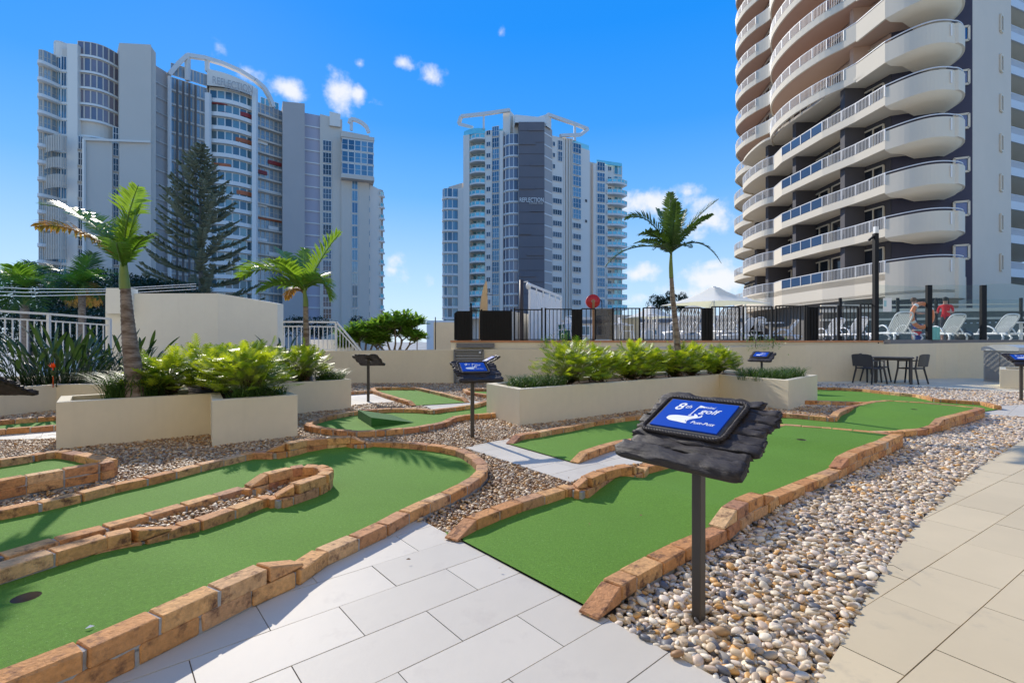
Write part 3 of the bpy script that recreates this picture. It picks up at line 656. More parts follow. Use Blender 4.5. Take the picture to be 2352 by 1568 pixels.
def make_sign(num, suf, loc, yaw, label, lean=0):
    T = thing('hole_sign', label, 'sign', loc, R(yaw), 'putting course hole signs')
    bc = Vector((.02, -.01, .905)); tilt = R(27.5)
    bd = link('sign_board', MB().cbox((.04, -.05, -.014), (.50, .42, .012), .003).mesh('b'), T, bc, (tilt, 0, 0)); bd.data.materials.append(M_CHAR)
    for k, (y, h, a, b, t) in enumerate(planks):
        mb = plank_mesh(y, h, a, b, t, k*7+3); mb.build('plank', M_CHAR, bd, world=False)
    # rope frame
    rw, rh, cr = .198, .140, .035; path = []
    for (cx, cy, a0) in [(rw-cr, rh-cr, 0), (-rw+cr, rh-cr, 90), (-rw+cr, -rh+cr, 180), (rw-cr, -rh+cr, 270)]:
        for q in range(5): a = R(a0+q*22.5); path.append(Vector((cx+cr*math.cos(a), cy+cr*math.sin(a), 0)))
    path.append(path[0]); Ls = [0]
    for i in range(1, len(path)): Ls.append(Ls[-1]+(path[i]-path[i-1]).length)
    fr = MB(); nn = 190
    def pt(s):
        s %= Ls[-1]
        for i in range(1, len(Ls)):
            if s <= Ls[i]: return path[i-1].lerp(path[i], (s-Ls[i-1])/(Ls[i]-Ls[i-1]))
    for st in range(3):
        P = []
        for i in range(nn+1):
            s = Ls[-1]*i/nn; p = pt(s); q = pt(s+.004); t = (q-p).normalized(); w = Vector((-t.y, t.x, 0)); a = s/.045*2*math.pi+st*2.094
            P.append(p+(w*math.cos(a)+Vector((0, 0, 1))*math.sin(a))*.0052+Vector((0, 0, .026)))
        fr.tube(P, .0062, 5)
    fr.build('rope_frame', M_CHAR, bd, world=False)
    MB().cbox((0, 0, .018), (.366, .252, .024), .006).build('plate_surround', mat('surround', (.075, .070, .066), rough=.5, var=.3, scale=30, coord='obj', bump=.001, bscale=200), bd, world=False)
    pl = MB().cbox((0, 0, .033), (.330, .218, .008), .0015).build('blue_plate', M_BLUE, bd, world=False)
    z = .0376
    def tx(s, x, y, size, shear, bold, sx=1., name='lettering', rot=0):
        me = text_mesh(s, size, shear, bold, sx); me.materials.append(M_WHITE); return link(name, me, pl, (x, y, z), (0, 0, rot))
    if num: tx(num, -.118, .028, .080 if len(num) < 2 else .07, .25, .0010, 1.05); tx(suf, -.068, .046, .038, .3, .0003)
    tx('mini', .020, .058, .028, .25, .0002, 1.1); tx('golf', .020, .020, .050, .25, .0006, 1.1); tx('Putt-Putt', .018, -.064, .027, .25, .0003, 1.1)
    lg = MB()
    lg.add([(-.020, -.008, z), (-.006, -.008, z), (-.006, -.001, z), (-.020, -.001, z)], [(0, 1, 2, 3)])
    lg.add([(-.015, .001, z), (-.010, .001, z), (.002, .078, z), (-.003, .078, z)], [(0, 1, 2, 3)])
    lg.add([(-.001, .078, z), (-.004, .056, z), (.038, .068, z)], [(0, 1, 2)])
    gr = catmull([Vector((-.112, -.045, z)), Vector((-.104, -.026, z)), Vector((-.07, -.016, z)), Vector((-.02, -.014, z)), Vector((.008, -.008, z)), Vector((.004, .008, z)), Vector((.022, .0, z)), Vector((.028, -.012, z)), Vector((.012, -.026, z)), Vector((-.006, -.038, z)), Vector((-.012, -.052, z)), Vector((.002, -.068, z)), Vector((-.05, -.064, z)), Vector((-.09, -.060, z)), Vector((-.112, -.045, z))], 4)[:-1]
    lg.add(gr, [tuple(range(len(gr)-1, -1, -1))])
    s1 = catmull([Vector((.004, -.070, z)), Vector((-.004, -.052, z)), Vector((.006, -.036, z)), Vector((.026, -.024, z)), Vector((.046, -.012, z)), Vector((.046, .002, z))], 4)
    s2 = [Vector((p.x-.006, p.y+.007, z)) for p in s1[1:-1]]; po = s1+s2[::-1]; lg.add(po, [tuple(range(len(po)))])
    lg.build('course_emblem', M_WHITE, pl, world=False)
    ps = MB().cbox((.02, .02, .43), (.046, .046, .90), .004).build('post', M_POSTM, T, world=False)
    MB().cbox((.02, .005, .868), (.10, .14, .012), .003, M=Matrix.Rotation(tilt, 3, 'X')).build('bracket', M_POSTM, T, world=False)
    return T
b8 = G(1600, 1418)
make_sign('8', 'th', (b8.x-.02, b8.y, 0), -51.5, 'dark timber sign on a post reading 8th, in the near right pebbles')
b9 = G(1082.5, 1003.9)
make_sign('9', 'th', (b9.x, b9.y, 0), 19, 'dark timber sign on a post reading 9th, left of the long planter')
b = G(848.9, 922); make_sign('', '', (b.x, b.y, 0), 168, 'dark sign seen from behind, in front of the back wall')
make_sign('', '', (-4.86, 4.5, 0), 172, 'dark sign seen from behind, cut off by the left edge')
make_sign('', '', (-.43, 9.3, 0), -78, 'dark sign whose plate glares white, just behind the 9th sign')
make_sign('', '', (6.5, 12.75, 0), -48, 'dark sign with a blue plate behind the far end of the long planter')
make_sign('2', 'nd', (10.95, 10.5, 0), -20, 'dark sign with a 2 on blue at the right edge of the terrace')
# ------------------------------------------------------------------ vegetation
M_PALM = mat('palm_leaf', (.12, .24, .03), rough=.32, var=.25, scale=2.5, trans=.45, spec=.6)
M_PALMY = mat('palm_leaf_sunlit', (.17, .29, .03), rough=.32, var=.2, scale=2.5, trans=.5, spec=.6)  # brighter copy of the palm leaf, sunlight put into its colour
M_PALMD = mat('palm_leaf_dark', (.05, .105, .02), rough=.4, var=.3, scale=2.5, trans=.25, spec=.5)
M_PALMB = mat('palm_leaf_brown', (.36, .20, .06), rough=.6, var=.5, scale=3.5, trans=.3, col2=(.16, .18, .03), c2lo=.5, c2hi=.6, c2scale=3)
M_SHAFT = mat('crownshaft', (.16, .22, .05), rough=.5, var=.2, scale=6)
M_TRUNK = mat('palm_trunk', (.27, .215, .175), rough=.9, var=.45, scale=9, bump=.010, bscale=40, col2=(.13, .085, .06), c2lo=.45, c2hi=.6, c2scale=5, stretch=(1, 1, 4))
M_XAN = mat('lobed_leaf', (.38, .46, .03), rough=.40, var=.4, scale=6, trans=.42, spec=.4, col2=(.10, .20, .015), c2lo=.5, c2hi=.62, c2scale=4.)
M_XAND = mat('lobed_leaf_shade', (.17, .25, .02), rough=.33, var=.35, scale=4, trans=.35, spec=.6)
M_STEM = mat('leaf_stem', (.22, .26, .05), rough=.6, var=.3)
M_MULCH = mat('root_mulch', (.10, .055, .03), rough=1, var=.5, scale=25, bump=.02, bscale=25)
M_GRASS = mat('mondo_grass', (.065, .13, .03), rough=.5, var=.45, scale=8, trans=.3, spec=.3)
M_BOP = mat('strelitzia_leaf', (.032, .068, .022), rough=.4, var=.35, scale=4, trans=.25, spec=.5)
M_FRAN = mat('frangipani_leaf', (.17, .31, .045), rough=.3, var=.3, scale=4, trans=.4, spec=.6)
M_BARK = mat('bark', (.17, .14, .11), rough=.95, var=.3, scale=10, bump=.01, bscale=30)
M_PINE = mat('pine_foliage', (.21, .22, .15), rough=.7, var=.5, scale=1.1, trans=.2)
M_DKF = mat('dark_foliage', (.022, .045, .014), rough=.6, var=.6, scale=1.3, trans=.1)
rv = random.Random(11)
def frond(parent, P0, P1, P2, ll, m, n=34, seed=0, droop=.25, lw=.022, twist=0., lift=.35, label=None):
    """a feather leaf: a stem on a curve and single leaflets on both sides"""
    r = random.Random(seed); mb = MB(); P0, P1, P2 = Vector(P0), Vector(P1), Vector(P2)
    B = lambda t: P0*(1-t)**2+P1*2*t*(1-t)+P2*t*t
    pts = [B(i/12) for i in range(13)]; mb.tube(pts, [.014*(1-i/14)+.003 for i in range(13)], 5)
    for k in range(n):
        t = .10+.88*k/n; p = B(t); tg = (B(min(1, t+.02))-B(t-.02)).normalized(); sd = tg.cross(Vector((0, 0, 1)))
        if sd.length < .2: sd = Vector((1, 0, 0))
        sd.normalize(); up = sd.cross(tg)
        sd, up = sd*math.cos(twist)+up*math.sin(twist), up*math.cos(twist)-sd*math.sin(twist)
        for sg in (-1, 1):
            l = ll*(math.sin(math.pi*min(1, .12+t*.88))**.55)*r.uniform(.82, 1.08); fw = .35+.55*t+r.uniform(-.08, .08)
            d = (sd*sg*math.cos(fw)+tg*math.sin(fw)+up*lift*r.uniform(.5, 1.3)).normalized(); w = lw*r.uniform(.8, 1.15)
            q = [p]; dd = d.copy()
            for e in range(3):
                q.append(q[-1]+dd*l/3); dd = (dd+Vector((0, 0, -droop*r.uniform(.6, 1.4)))).normalized()
            wv = d.cross(up).normalized()
            ws = [w*.35, w, w*.8, .001]; vs = []
            for a, ww in zip(q, ws): vs += [a-wv*ww, a+wv*ww]
            mb.add(vs, [(0, 1, 3, 2), (2, 3, 5, 4), (4, 5, 7, 6)])
    return mb.build('frond', m, parent, label=label)
def trunk(parent, pts, rs, m, name='trunk', rings=True):
    P = catmull([Vector((*p, r)) for p, r in zip([tuple(q) for q in pts], rs)], 14); q = []; rr = []
    for i, v in enumerate(P): q.append(Vector(v[:3])); rr.append(v[3]*(1+(.07 if rings and i % 2 else 0)))
    MB().tube(q, rr, 14).build(name, m, parent)
def palm(label, d, tr, shaft, fr, rs, mats, ll, n=34, base_z=.48, group='palms planted in the course planters'):
    b = AT(tr[0][0], tr[0][1], d); o = thing('palm_tree', label, 'palm', (b.x, b.y, base_z), group=group)
    pts = [AT(x, y, d) for x, y in tr]; pts[0].z = base_z-.02; trunk(o, pts, rs, M_TRUNK)
    sp = [AT(x, y, d) for x, y in shaft]; trunk(o, sp, [rs[-1]*1.15, rs[-1]*1.05, rs[-1]*.8, rs[-1]*.5], M_SHAFT, 'crownshaft', False)
    c = sp[-1]
    for k, f in enumerate(fr):
        tx, ty, cx, cy, dy, mi = f[:6]; s = f[6] if len(f) > 6 else 1
        cc = c+Vector((0, 0, -rs[-1]*rv.uniform(0, 4)))
        frond(o, cc, AT(cx, cy, d+dy*.45), AT(tx, ty, d+dy), ll*s, mats[mi], n=n, lw=.0105*d**.35, seed=k*3+int(d*10), twist=(f[7] if len(f) > 7 else rv.uniform(-.35, .35)), droop=(.55 if mi == 2 else .2))
    return o
palm('palm with a brown drooping frond, in the left end of the zigzag planter', 6.43, [(311,918),(308,860),(300,800),(293,730),(288,662)], [(287,664),(285,640),(284,610),(284,585)],
 [(318,425,280,520,.05,1,1.2,.9),(322,470,300,520,.25,1,1),(92,470,200,470,.1,0,1.1),(78,522,180,500,-.2,2,1.05),(175,545,240,530,.5,0,.9),(345,545,320,540,-.3,0,.8),(300,500,270,540,.7,1,.9),(270,560,262,545,-.9,0,.8),(150,490,220,480,.8,0,.9)],
 [.105,.10,.086,.070,.054], [M_PALM, M_PALMY, M_PALMB], .29, n=30)
palm('palm with a bright blown frond pointing up right, behind the zigzag planter', 9.7, [(707,874),(703,820),(703,760),(702,702)], [(702,704),(702,690),(700,675),(699,655)],
 [(783,533,735,585,.1,1,1.0),(550,640,620,585,-.1,1,1.15),(556,622,640,590,.4,0,1),(640,575,672,600,.5,0,1.0),(590,672,640,640,-.5,0,.8),(757,690,740,610,.2,1,1.1),(745,650,725,620,.8,0,.9),(620,600,660,600,-.9,1,.9),(700,570,700,620,1.0,0,.8),(760,660,735,620,-.8,0,.8),(660,690,672,640,.6,2,.6)],
 [.095,.072,.054,.046], [M_PALM, M_PALMY, M_PALMB], .42)
palm('tall slim dark palm against the sky in the long planter', 10.4, [(1562,858),(1556,800),(1551,740),(1545,680),(1542,636)], [(1542,638),(1541,615),(1541,595),(1542,572)],
 [(1434,506,1490,470,.3,0,1.1),(1466,542,1500,520,-.4,0,.9),(1389,614,1440,545,.1,0,.8),(1540,440,1538,500,.1,0,1),(1553,462,1548,510,-.6,0,.9),(1508,478,1530,520,.7,0,1),(1651,457,1585,505,.2,0,1),(1640,492,1590,510,-.5,0,.6),(1657,605,1610,525,-.1,0,.55),(1596,530,1565,520,.8,0,.9),(1455,560,1500,545,-.8,0,.7),(1575,480,1560,520,1.1,0,.9),(1500,575,1520,550,-1.,0,.6),(1590,570,1565,550,-1.,0,.6)],
 [.085,.07,.058,.048,.040], [M_PALMD, M_PALM, M_PALMB], .27, n=28)
palm('palm beyond the left railing, crown spread over the wires', 26, [(57,900),(57,780),(57,690)], [(57,700),(57,680),(58,660),(58,645)],
 [(-40,700,10,600,0,0),(5,640,30,620,1,0),(30,610,45,630,-1,1),(95,615,75,620,1,0),(125,668,90,610,0,1),(150,700,100,630,1,0),(-10,660,20,610,-2,1),(70,600,60,640,2,0),(110,650,80,620,-2,1),(20,720,30,650,-1,0),(95,725,85,650,-1,0)],
 [.22,.2,.17], [M_PALMD, M_PALM, M_PALMB], 1.0, base_z=-2.8, group='palms growing beyond the left railing')
palm('palm beyond the left railing with a skirt of brown fronds', 27, [(190,900),(189,780),(188,670)], [(188,676),(188,664),(189,654),(189,645)],
 [(100,620,145,610,0,1),(120,660,150,620,1,0),(205,590,190,620,0,1),(215,580,200,620,1,0),(268,632,225,610,0,1),(262,665,225,625,1,0),(150,690,165,640,-1,0),(230,690,215,640,-1,0),(165,705,175,650,1,2),(215,705,205,650,1,2),(135,640,160,620,-2,1),(245,645,215,620,-2,1)],
 [.2,.18,.15], [M_PALMD, M_PALM, M_PALMB], .95, base_z=-2.8, group='palms growing beyond the left railing')

def leaf_quad(mb, p, d, n, l, w):         # broad simple leaf with a fold along its middle
    s = d.cross(n).normalized()*w; n = s.cross(d).normalized()*w*.3; q = p+d*l
    mb.add([p, p+d*l*.35+s+n, p+d*l*.75+s*.7+n*.7, q, p+d*l*.75-s*.7+n*.7, p+d*l*.35-s+n, p+d*l*.5], [(0, 1, 6), (1, 2, 6), (2, 3, 6), (3, 4, 6), (4, 5, 6), (5, 0, 6)])
def lobed(mb, p, d, n, l):                 # deeply lobed leaf
    s = d.cross(n).normalized(); n = s.cross(d).normalized(); k = 6
    mid = [p+d*l*(i/k)-n*l*.05*math.sin(math.pi*i/k) for i in range(k+1)]
    for sg in (-1, 1):
        for i in range(k):
            t = (i+.5)/k; w = l*(.56*math.sin(math.pi*(.22+.70*t))); a = mid[i]; b = mid[i+1]
            tip = a.lerp(b, .75)+(s*sg*.93+d*.40-n*.12)*w; m1 = a.lerp(b, .05)+(s*sg+d*.5)*w*.24+d*l*.02; m2 = a.lerp(b, .85)+(s*sg+d*.45)*w*.32
            mb.add([a, m1, tip, m2, b], [(0, 1, 4), (1, 2, 3), (1, 3, 4)])
def philodendron(label, x, y, z, r, h, seed, nl=170, name='philodendron'):
    q = random.Random(seed); o = thing(name, label, 'plant', (x, y, z), group='lobed-leaf plants in the planters')
    A, B_, S, Mu = MB(), MB(), MB(), MB(); base = Vector((x, y, z+.05))
    for i in range(nl):
        a = q.uniform(0, 2*math.pi); e = math.acos(q.uniform(.12, 1)); rr = q.uniform(.62, 1.05)
        tip = base+Vector((math.cos(a)*math.sin(e)*r*rr, math.sin(a)*math.sin(e)*r*rr, math.cos(e)*h*rr*.9+.06)); out = Vector((math.cos(a), math.sin(a), 0))
        mid = base.lerp(tip, .5)+Vector((0, 0, .06)); S.tube([base+out*.05, mid, tip], [.006, .004, .003], 3)
        d = (out*math.sin(e)+Vector((q.uniform(-.3, .3), q.uniform(-.3, .3), q.uniform(-.1, .7)))).normalized(); n = (Vector((0, 0, 1))+out*q.uniform(-.6, .3)+Vector((q.uniform(-.4, .4),)*3)).normalized()
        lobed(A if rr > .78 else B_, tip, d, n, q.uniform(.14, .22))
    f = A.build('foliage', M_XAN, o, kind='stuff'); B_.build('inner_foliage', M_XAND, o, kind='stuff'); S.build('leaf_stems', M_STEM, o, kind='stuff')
    for i in range(95):
        a = q.uniform(0, 6.28); p = base+Vector((math.cos(a), math.sin(a), 0))*q.uniform(0, r*.42)+Vector((0, 0, q.uniform(-.05, .20)))
        Mu.tube([p, p+Vector((q.uniform(-.1, .1), q.uniform(-.1, .1), q.uniform(-.03, .07)))], [.012, .004], 4)
    Mu.build('root_mat', M_MULCH, o); return o
def grass_clump(label, x, y, z, rx, ry, h, seed, n=420, ang=0.):
    q = random.Random(seed); o = thing('mondo_grass', label, 'plant', (x, y, z), group='grass tufts in the planters'); mb = MB()
    for i in range(n):
        a, t = q.uniform(0, 6.28), q.random()**.6; px, py = math.cos(a)*rx*t, math.sin(a)*ry*t
        p = Vector((x+px*math.cos(ang)-py*math.sin(ang), y+px*math.sin(ang)+py*math.cos(ang), z)); l = h*q.uniform(.7, 1.3); b = q.uniform(0, 6.28); d = Vector((math.cos(b)*.35, math.sin(b)*.35, 1)).normalized()
        sd = Vector((-math.sin(b), math.cos(b), 0))*.0045; pts = [p]; 
        for e in range(4): pts.append(pts[-1]+d*l/4); d = (d+Vector((math.cos(b)*.32, math.sin(b)*.32, -.28))).normalized()
        ws = [.8, 1, 1, .7, .05]; vs = []
        for c_, w in zip(pts, ws): vs += [c_-sd*w, c_+sd*w]
        mb.add(vs, [(2*e, 2*e+1, 2*e+3, 2*e+2) for e in range(4)])
    mb.build('grass_blades', M_GRASS, o, kind='stuff'); return o
k = 0
for (u, v, r, h, lb) in [(1.12, .42, .40, .52, 'small lobed-leaf plant just right of the brown-frond palm'), (1.75, .15, .40, .50, 'lobed-leaf plant in the gap before the block of the zigzag planter'),
   (1.95, -.45, .50, .62, 'full lobed-leaf plant filling the protruding block of the zigzag planter'), (2.15, .55, .5, .66, 'lobed-leaf plant behind the protruding block'), (1.75, 1.3, .48, .70, 'lobed-leaf plant in the middle back of the zigzag planter'),
   (2.6, 1.75, .5, .68, 'lobed-leaf plant left of the second palm'), (3.25, 1.55, .46, .62, 'lobed-leaf plant touching the second palm trunk'), (2.1, 2.2, .45, .6, 'lobed-leaf plant at the far back of the zigzag planter')]:
    p = PL(u, v); philodendron(lb, p.x, p.y, .48, r, h, 100+k, nl=210); k += 1
p = PL(.78, .42); grass_clump('dark grass tuft at the left end of the zigzag planter', p.x, p.y, .48, .36, .28, .58, 1, 900, A40)
p = PL(2.0, -.78); grass_clump('grass tuft at the foot of the plant in the protruding block', p.x, p.y, .48, .36, .13, .32, 2, 360, A40)
p = PL(3.75, 1.45); grass_clump('grass tuft at the right end of the zigzag planter', p.x, p.y, .48, .25, .25, .40, 3, 360, A40)
f0, f1 = Vector((.115, 7.357)), Vector((4.51, 10.61)); fd = (f1-f0).normalized(); fn = Vector((-fd.y, fd.x))
k = 0
for (t, off, r, h, lb) in [(1.55, .55, .60, .72, 'biggest lobed-leaf plant, leftmost in the long planter'), (2.35, .65, .5, .62, 'lobed-leaf plant second from the left in the long planter'), (3.15, .5, .52, .66, 'lobed-leaf plant left of the tall slim palm'),
   (3.9, .72, .46, .56, 'lobed-leaf plant behind the tall slim palm trunk'), (4.5, .45, .5, .60, 'lobed-leaf plant right of the tall slim palm'), (5.2, .5, .5, .60, 'lobed-leaf plant near the inner corner of the long planter'), (5.85, .3, .46, .56, 'lobed-leaf plant with yellowing leaves by the corner block')]:
    p = f0+fd*t+fn*off; philodendron(lb, p.x, p.y, .48, r, h, 200+k, nl=230); k += 1
p = f0+fd*.75+fn*.5; grass_clump('wide grass tuft at the left end of the long planter', p.x, p.y, .48, .60, .38, .34, 4, 900, A40)
grass_clump('grass tuft in the corner block of the long planter', 5.15, 10.0, .48, .5, .5, .38, 5, 600); grass_clump('small grass tuft at the right end of the corner block', 5.85, 10.25, .48, .25, .3, .40, 6, 260)

# bird of paradise
def paddle_mesh(L_, seed):
    q = random.Random(seed); mb = MB(); pts = [Vector((0, 0, 0)), Vector((.02, 0, L_*.35)), Vector((.06, 0, L_*.6))]; mb.tube(pts, [.012, .008, .006], 5)
    n = 7; p = pts[-1]; d = Vector((.15, 0, 1)).normalized(); l = L_*.4; vs = []
    for i in range(n):
        t = i/(n-1); w = .034*math.sin(math.pi*(.08+.9*t))**.7+.001; vs += [p+Vector((0, -w, w*.0))+Vector((.5*w, 0, 0)), p, p+Vector((.5*w, w, 0))]; p = p+d*l/(n-1); d = (d+Vector((.09, 0, -.03))).normalized()
    mb.add(vs, [(3*i+a, 3*i+a+1, 3*i+a+4, 3*i+a+3) for i in range(n-1) for a in (0, 1)], True); me = mb.mesh('leaf'); me.materials.append(M_BOP); return me
PD = [paddle_mesh(L_, i) for i, L_ in enumerate((1.25, 1.05, .9, .7))]
def bop(label, x, y, z, n, r, s, seed, flower=None):
    q = random.Random(seed); o = thing('bird_of_paradise', label, 'plant', (x, y, z), group='bird of paradise clumps by the railing')
    for i in range(n):
        a = q.uniform(0, 6.28); t = q.random()**.5; me = q.choice(PD)
        link('leaf', me, o, (math.cos(a)*r*t, math.sin(a)*r*t, -.02), (q.uniform(-.3, .3), q.uniform(.0, .85)*t, a+q.uniform(-.9, .9)), (s*q.uniform(.55, 1.1),)*3)
    if flower:
        m = mat('orange_flower', (.75, .13, .01), rough=.5, trans=.3); fb = MB(); c = Vector(flower)
        for e in range(6): a = -.9+e*.35; d = Vector((math.sin(a), -.1, math.cos(a))); fb.tube([c, c+d*.06, c+d*.12], [.004, .018, .001], 5, squash=.4)
        fb.tube([c+Vector((0, 0, -.35)), c], .008, 5); fb.build('flower', m, o)
    return o
bop('large bird of paradise clump with one orange flower', -9.05, 9.7, .4, 210, .85, 1.0, 5, AT(122, 846, 8.95))
bop('dark bird of paradise clump just left of the brown-frond palm', -8.9, 11.3, .4, 60, .5, 1.0, 6)
bop('low bird of paradise clump at the left edge', -11.2, 9.9, .4, 40, .6, .7, 7)
bop('dark spiky clump in the corner where the white railing meets the tall wall', -6.25, 13.2, .5, 34, .35, .95, 8)
bop('low dark spiky leaves at the foot of the tall wall', -7.4, 12.6, .42, 24, .3, .6, 9)

# frangipani behind the low wall
def frangipani(label, x, y, z, h, w, seed):
    q = random.Random(seed); o = thing('frangipani_tree', label, 'tree', (x, y, z)); wd = MB(); lf = MB(); tips = []
    def grow(p, d, l, r, lv):
        e = p+d*l; wd.tube([p, p.lerp(e, .5)+Vector((q.uniform(-.03, .03), q.uniform(-.03, .03), 0)), e], [r, r*.9, r*.75], 6)
        if lv < 4: tips.append((e, d))
        if lv == 0 or (lv < 2 and q.random() < .15): return
        for _ in range(3 if lv > 1 else 2):
            a = q.uniform(0, 6.28); grow(e, (d*.75+Vector((math.cos(a)*.85*w, math.sin(a)*.7*w, q.uniform(.0, .6)))).normalized(), l*q.uniform(.66, .88), r*.68, lv-1)
    for bx, a, s_ in ((-.5, -.9, .20), (-.2, -.3, .30), (0, .1, .34), (.25, .35, .28), (.6, .7, .18), (-.8, -.8, .13)): grow(Vector((x+bx*.6, y, z)), Vector((a, 0, 1)).normalized(), h*s_, .035, 4)
    for e, d in tips:
        for i in range(7):
            a = q.uniform(0, 6.28); dd = (Vector((math.cos(a), math.sin(a), q.uniform(-.35, .75)))+d*.3).normalized(); leaf_quad(lf, e, dd, (Vector((0, 0, 1))+dd*-.3).normalized(), q.uniform(.20, .34), q.uniform(.04, .058))
    wd.build('branches', M_BARK, o); lf.build('foliage', M_FRAN, o, kind='stuff')
frangipani('low spreading frangipani with glossy leaves, above the low back wall', -3.85, 15.9, .95, 1.35, 1.35, 3)
frangipani('frangipani with leaves reaching over the stair railing', -4.75, 15.8, .95, 1.0, 1.4, 8)

# Norfolk pine
def pine(label, px, top, d, base_z, hw, seed):
    q = random.Random(seed); t = AT(px, top, d); o = thing('norfolk_pine', label, 'tree', (t.x, t.y, base_z)); H_ = t.z-base_z
    MB().tube([(t.x, t.y, base_z), (t.x+.15, t.y, base_z+H_*.5), (t.x, t.y, t.z)], [.45, .28, .03], 8).build('trunk', M_BARK, o); cr = MB(); z = base_z+H_*.14
    while z < t.z-.3:
        f = (t.z-z)/(H_*.86); L_ = hw*(min(1, f*1.75)**.85)*(1 if f < .8 else .85)+.25; nb = 6; a0 = q.uniform(0, 6.28)
        for b in range(nb):
            a = a0+b*2*math.pi/nb+q.uniform(-.2, .2); l = L_*q.uniform(.75, 1.08); dr = Vector((math.cos(a), math.sin(a), 0)); rise = .10+.55*(1-f)
            P = lambda s: Vector((t.x, t.y, z))+dr*l*s+Vector((0, 0, l*(rise*s-.30*s*(1-s)*1.4)))
            cr.tube([P(0), P(.5), P(1)], [.07, .05, .02], 4); sd = Vector((-dr.y, dr.x, 0)); m = max(4, int(l/.30))
            for i in range(m):
                s = .22+.78*(i+q.random())/m; p = P(s)
                for sg in (-1, 1):
                    ll = (.45+.75*(1-abs(2*s-1.15)))*q.uniform(.6, 1.1)*min(1, l/2.5+.3); e = p+sd*sg*ll*.75+dr*ll*.55+Vector((0, 0, ll*q.uniform(.15, .55)))
                    dd = (e-p); u = dd.cross(Vector((0, 0, 1))).normalized()*.12; v = Vector((0, 0, .13)); mm_ = p.lerp(e, .55)+Vector((0, 0, -.07*ll))
                    cr.add([p-u*.6, p+u*.6, mm_+u, mm_-u, e], [(0, 1, 2, 3), (3, 2, 4)]); cr.add([p-v*.6, p+v*.6, mm_+v, mm_-v, e], [(0, 1, 2, 3), (3, 2, 4)])
        z += .60+1.15*min(1, f*1.3)*q.uniform(.7, 1.3)
    cr.build('crown', M_PINE, o, kind='stuff'); return o
pine('tall dark Norfolk pine in front of the left tower', 459, 330, 62, -8, 7.0, 4)

def crown_tree(name, label, c, rad, n, ls, seed, m, base_z, group=None, clump=14):
    q = random.Random(seed); c = Vector(c); o = thing(name, label, 'tree', (c.x, c.y, base_z), group=group)
    MB().tube([(c.x, c.y, base_z), (c.x+.1, c.y, c.z)], [rad[0]*.08, rad[0]*.04], 7).build('trunk', M_BARK, o); mb = MB(); cl = []
    for i in range(clump):
        v = Vector((q.gauss(0, 1), q.gauss(0, 1), q.gauss(0, 1))).normalized(); cl.append((Vector((v.x*rad[0]*.62, v.y*rad[1]*.62, v.z*rad[2]*.62)), q.uniform(.34, .55)))
    for i in range(n):
        k, s = q.choice(cl); v = Vector((q.gauss(0, 1), q.gauss(0, 1), q.gauss(0, 1))).normalized()*q.uniform(.6, 1.05)*s; p = c+k+Vector((v.x*rad[0], v.y*rad[1], v.z*rad[2]))
        d = Vector((q.gauss(0, 1), q.gauss(0, 1), q.gauss(0, 1))).normalized(); e = d.cross(Vector((.3, .2, 1))).normalized(); l = ls*q.uniform(.6, 1.3)
        mb.add([p-d*l*.5, p+e*l*.28, p+d*l*.5, p-e*l*.28], [(0, 1, 2, 3)])
    mb.build('crown', m, o, kind='stuff'); return o
for i, (px, py, d, rx, rz, lb) in enumerate([(-20,700,40,3.6,3.2,'dark rounded tree at the far left edge behind the wires'),(75,690,44,3.4,3.0,'dark tree behind the left palm beyond the railing'),(150,700,40,2.8,3.4,'dark tree between the two palms beyond the railing'),(235,680,42,3.2,2.6,'dark tree just left of the tall wall beyond the railing'),
   (300,668,46,3.,1.9,'dark tree crown showing above the left part of the tall wall'),(355,672,48,3.,1.5,'pale-leaved tree crown low over the tall wall'),(405,676,50,3.,1.3,'low tree crown at the foot of the Norfolk pine'),(200,760,36,4.5,2.2,'dark shrubbery seen through the white railing'),(60,765,34,4.5,2.4,'dark shrubbery at the left seen through the railing')]):
    p = AT(px, py, d); crown_tree('tree', lb, p, (rx, rx, rz), 5200, .24, 300+i, M_DKF, -6, 'dark trees beyond the left railing')
for i, (px, py, d, rx, rz, lb) in enumerate([(680,752,70,2.6,1.6,'small dark tree at the foot of the left tower near the stair rail'),(735,750,72,2.6,1.6,'dark tree under the windows of the left tower'),(826,752,75,1.6,2.,'dark bush at the right foot of the left tower')]):
    p = AT(px, py, d); crown_tree('tree', lb, p, (rx, rx, rz), 1800, .3, 330+i, M_DKF, -6, 'dark trees at the foot of the left tower')
for i, (px, py, d, rx, rz, lb) in enumerate([(1507,700,90,1.9,1.8,'leftmost dark conifer on the skyline beside the slim palm'),(1532,693,90,1.9,2.2,'middle dark conifer on the skyline beside the slim palm'),(1565,694,90,1.8,1.9,'dark conifer on the skyline just right of the slim palm'),(1700,706,90,1.3,1.2,'dark treetop peeking over the large umbrella')]):
    p = AT(px, py, d); crown_tree('conifer', lb, p, (rx, rx, rz), 2600, .26, 340+i, M_DKF, -6, 'dark conifers on the skyline')
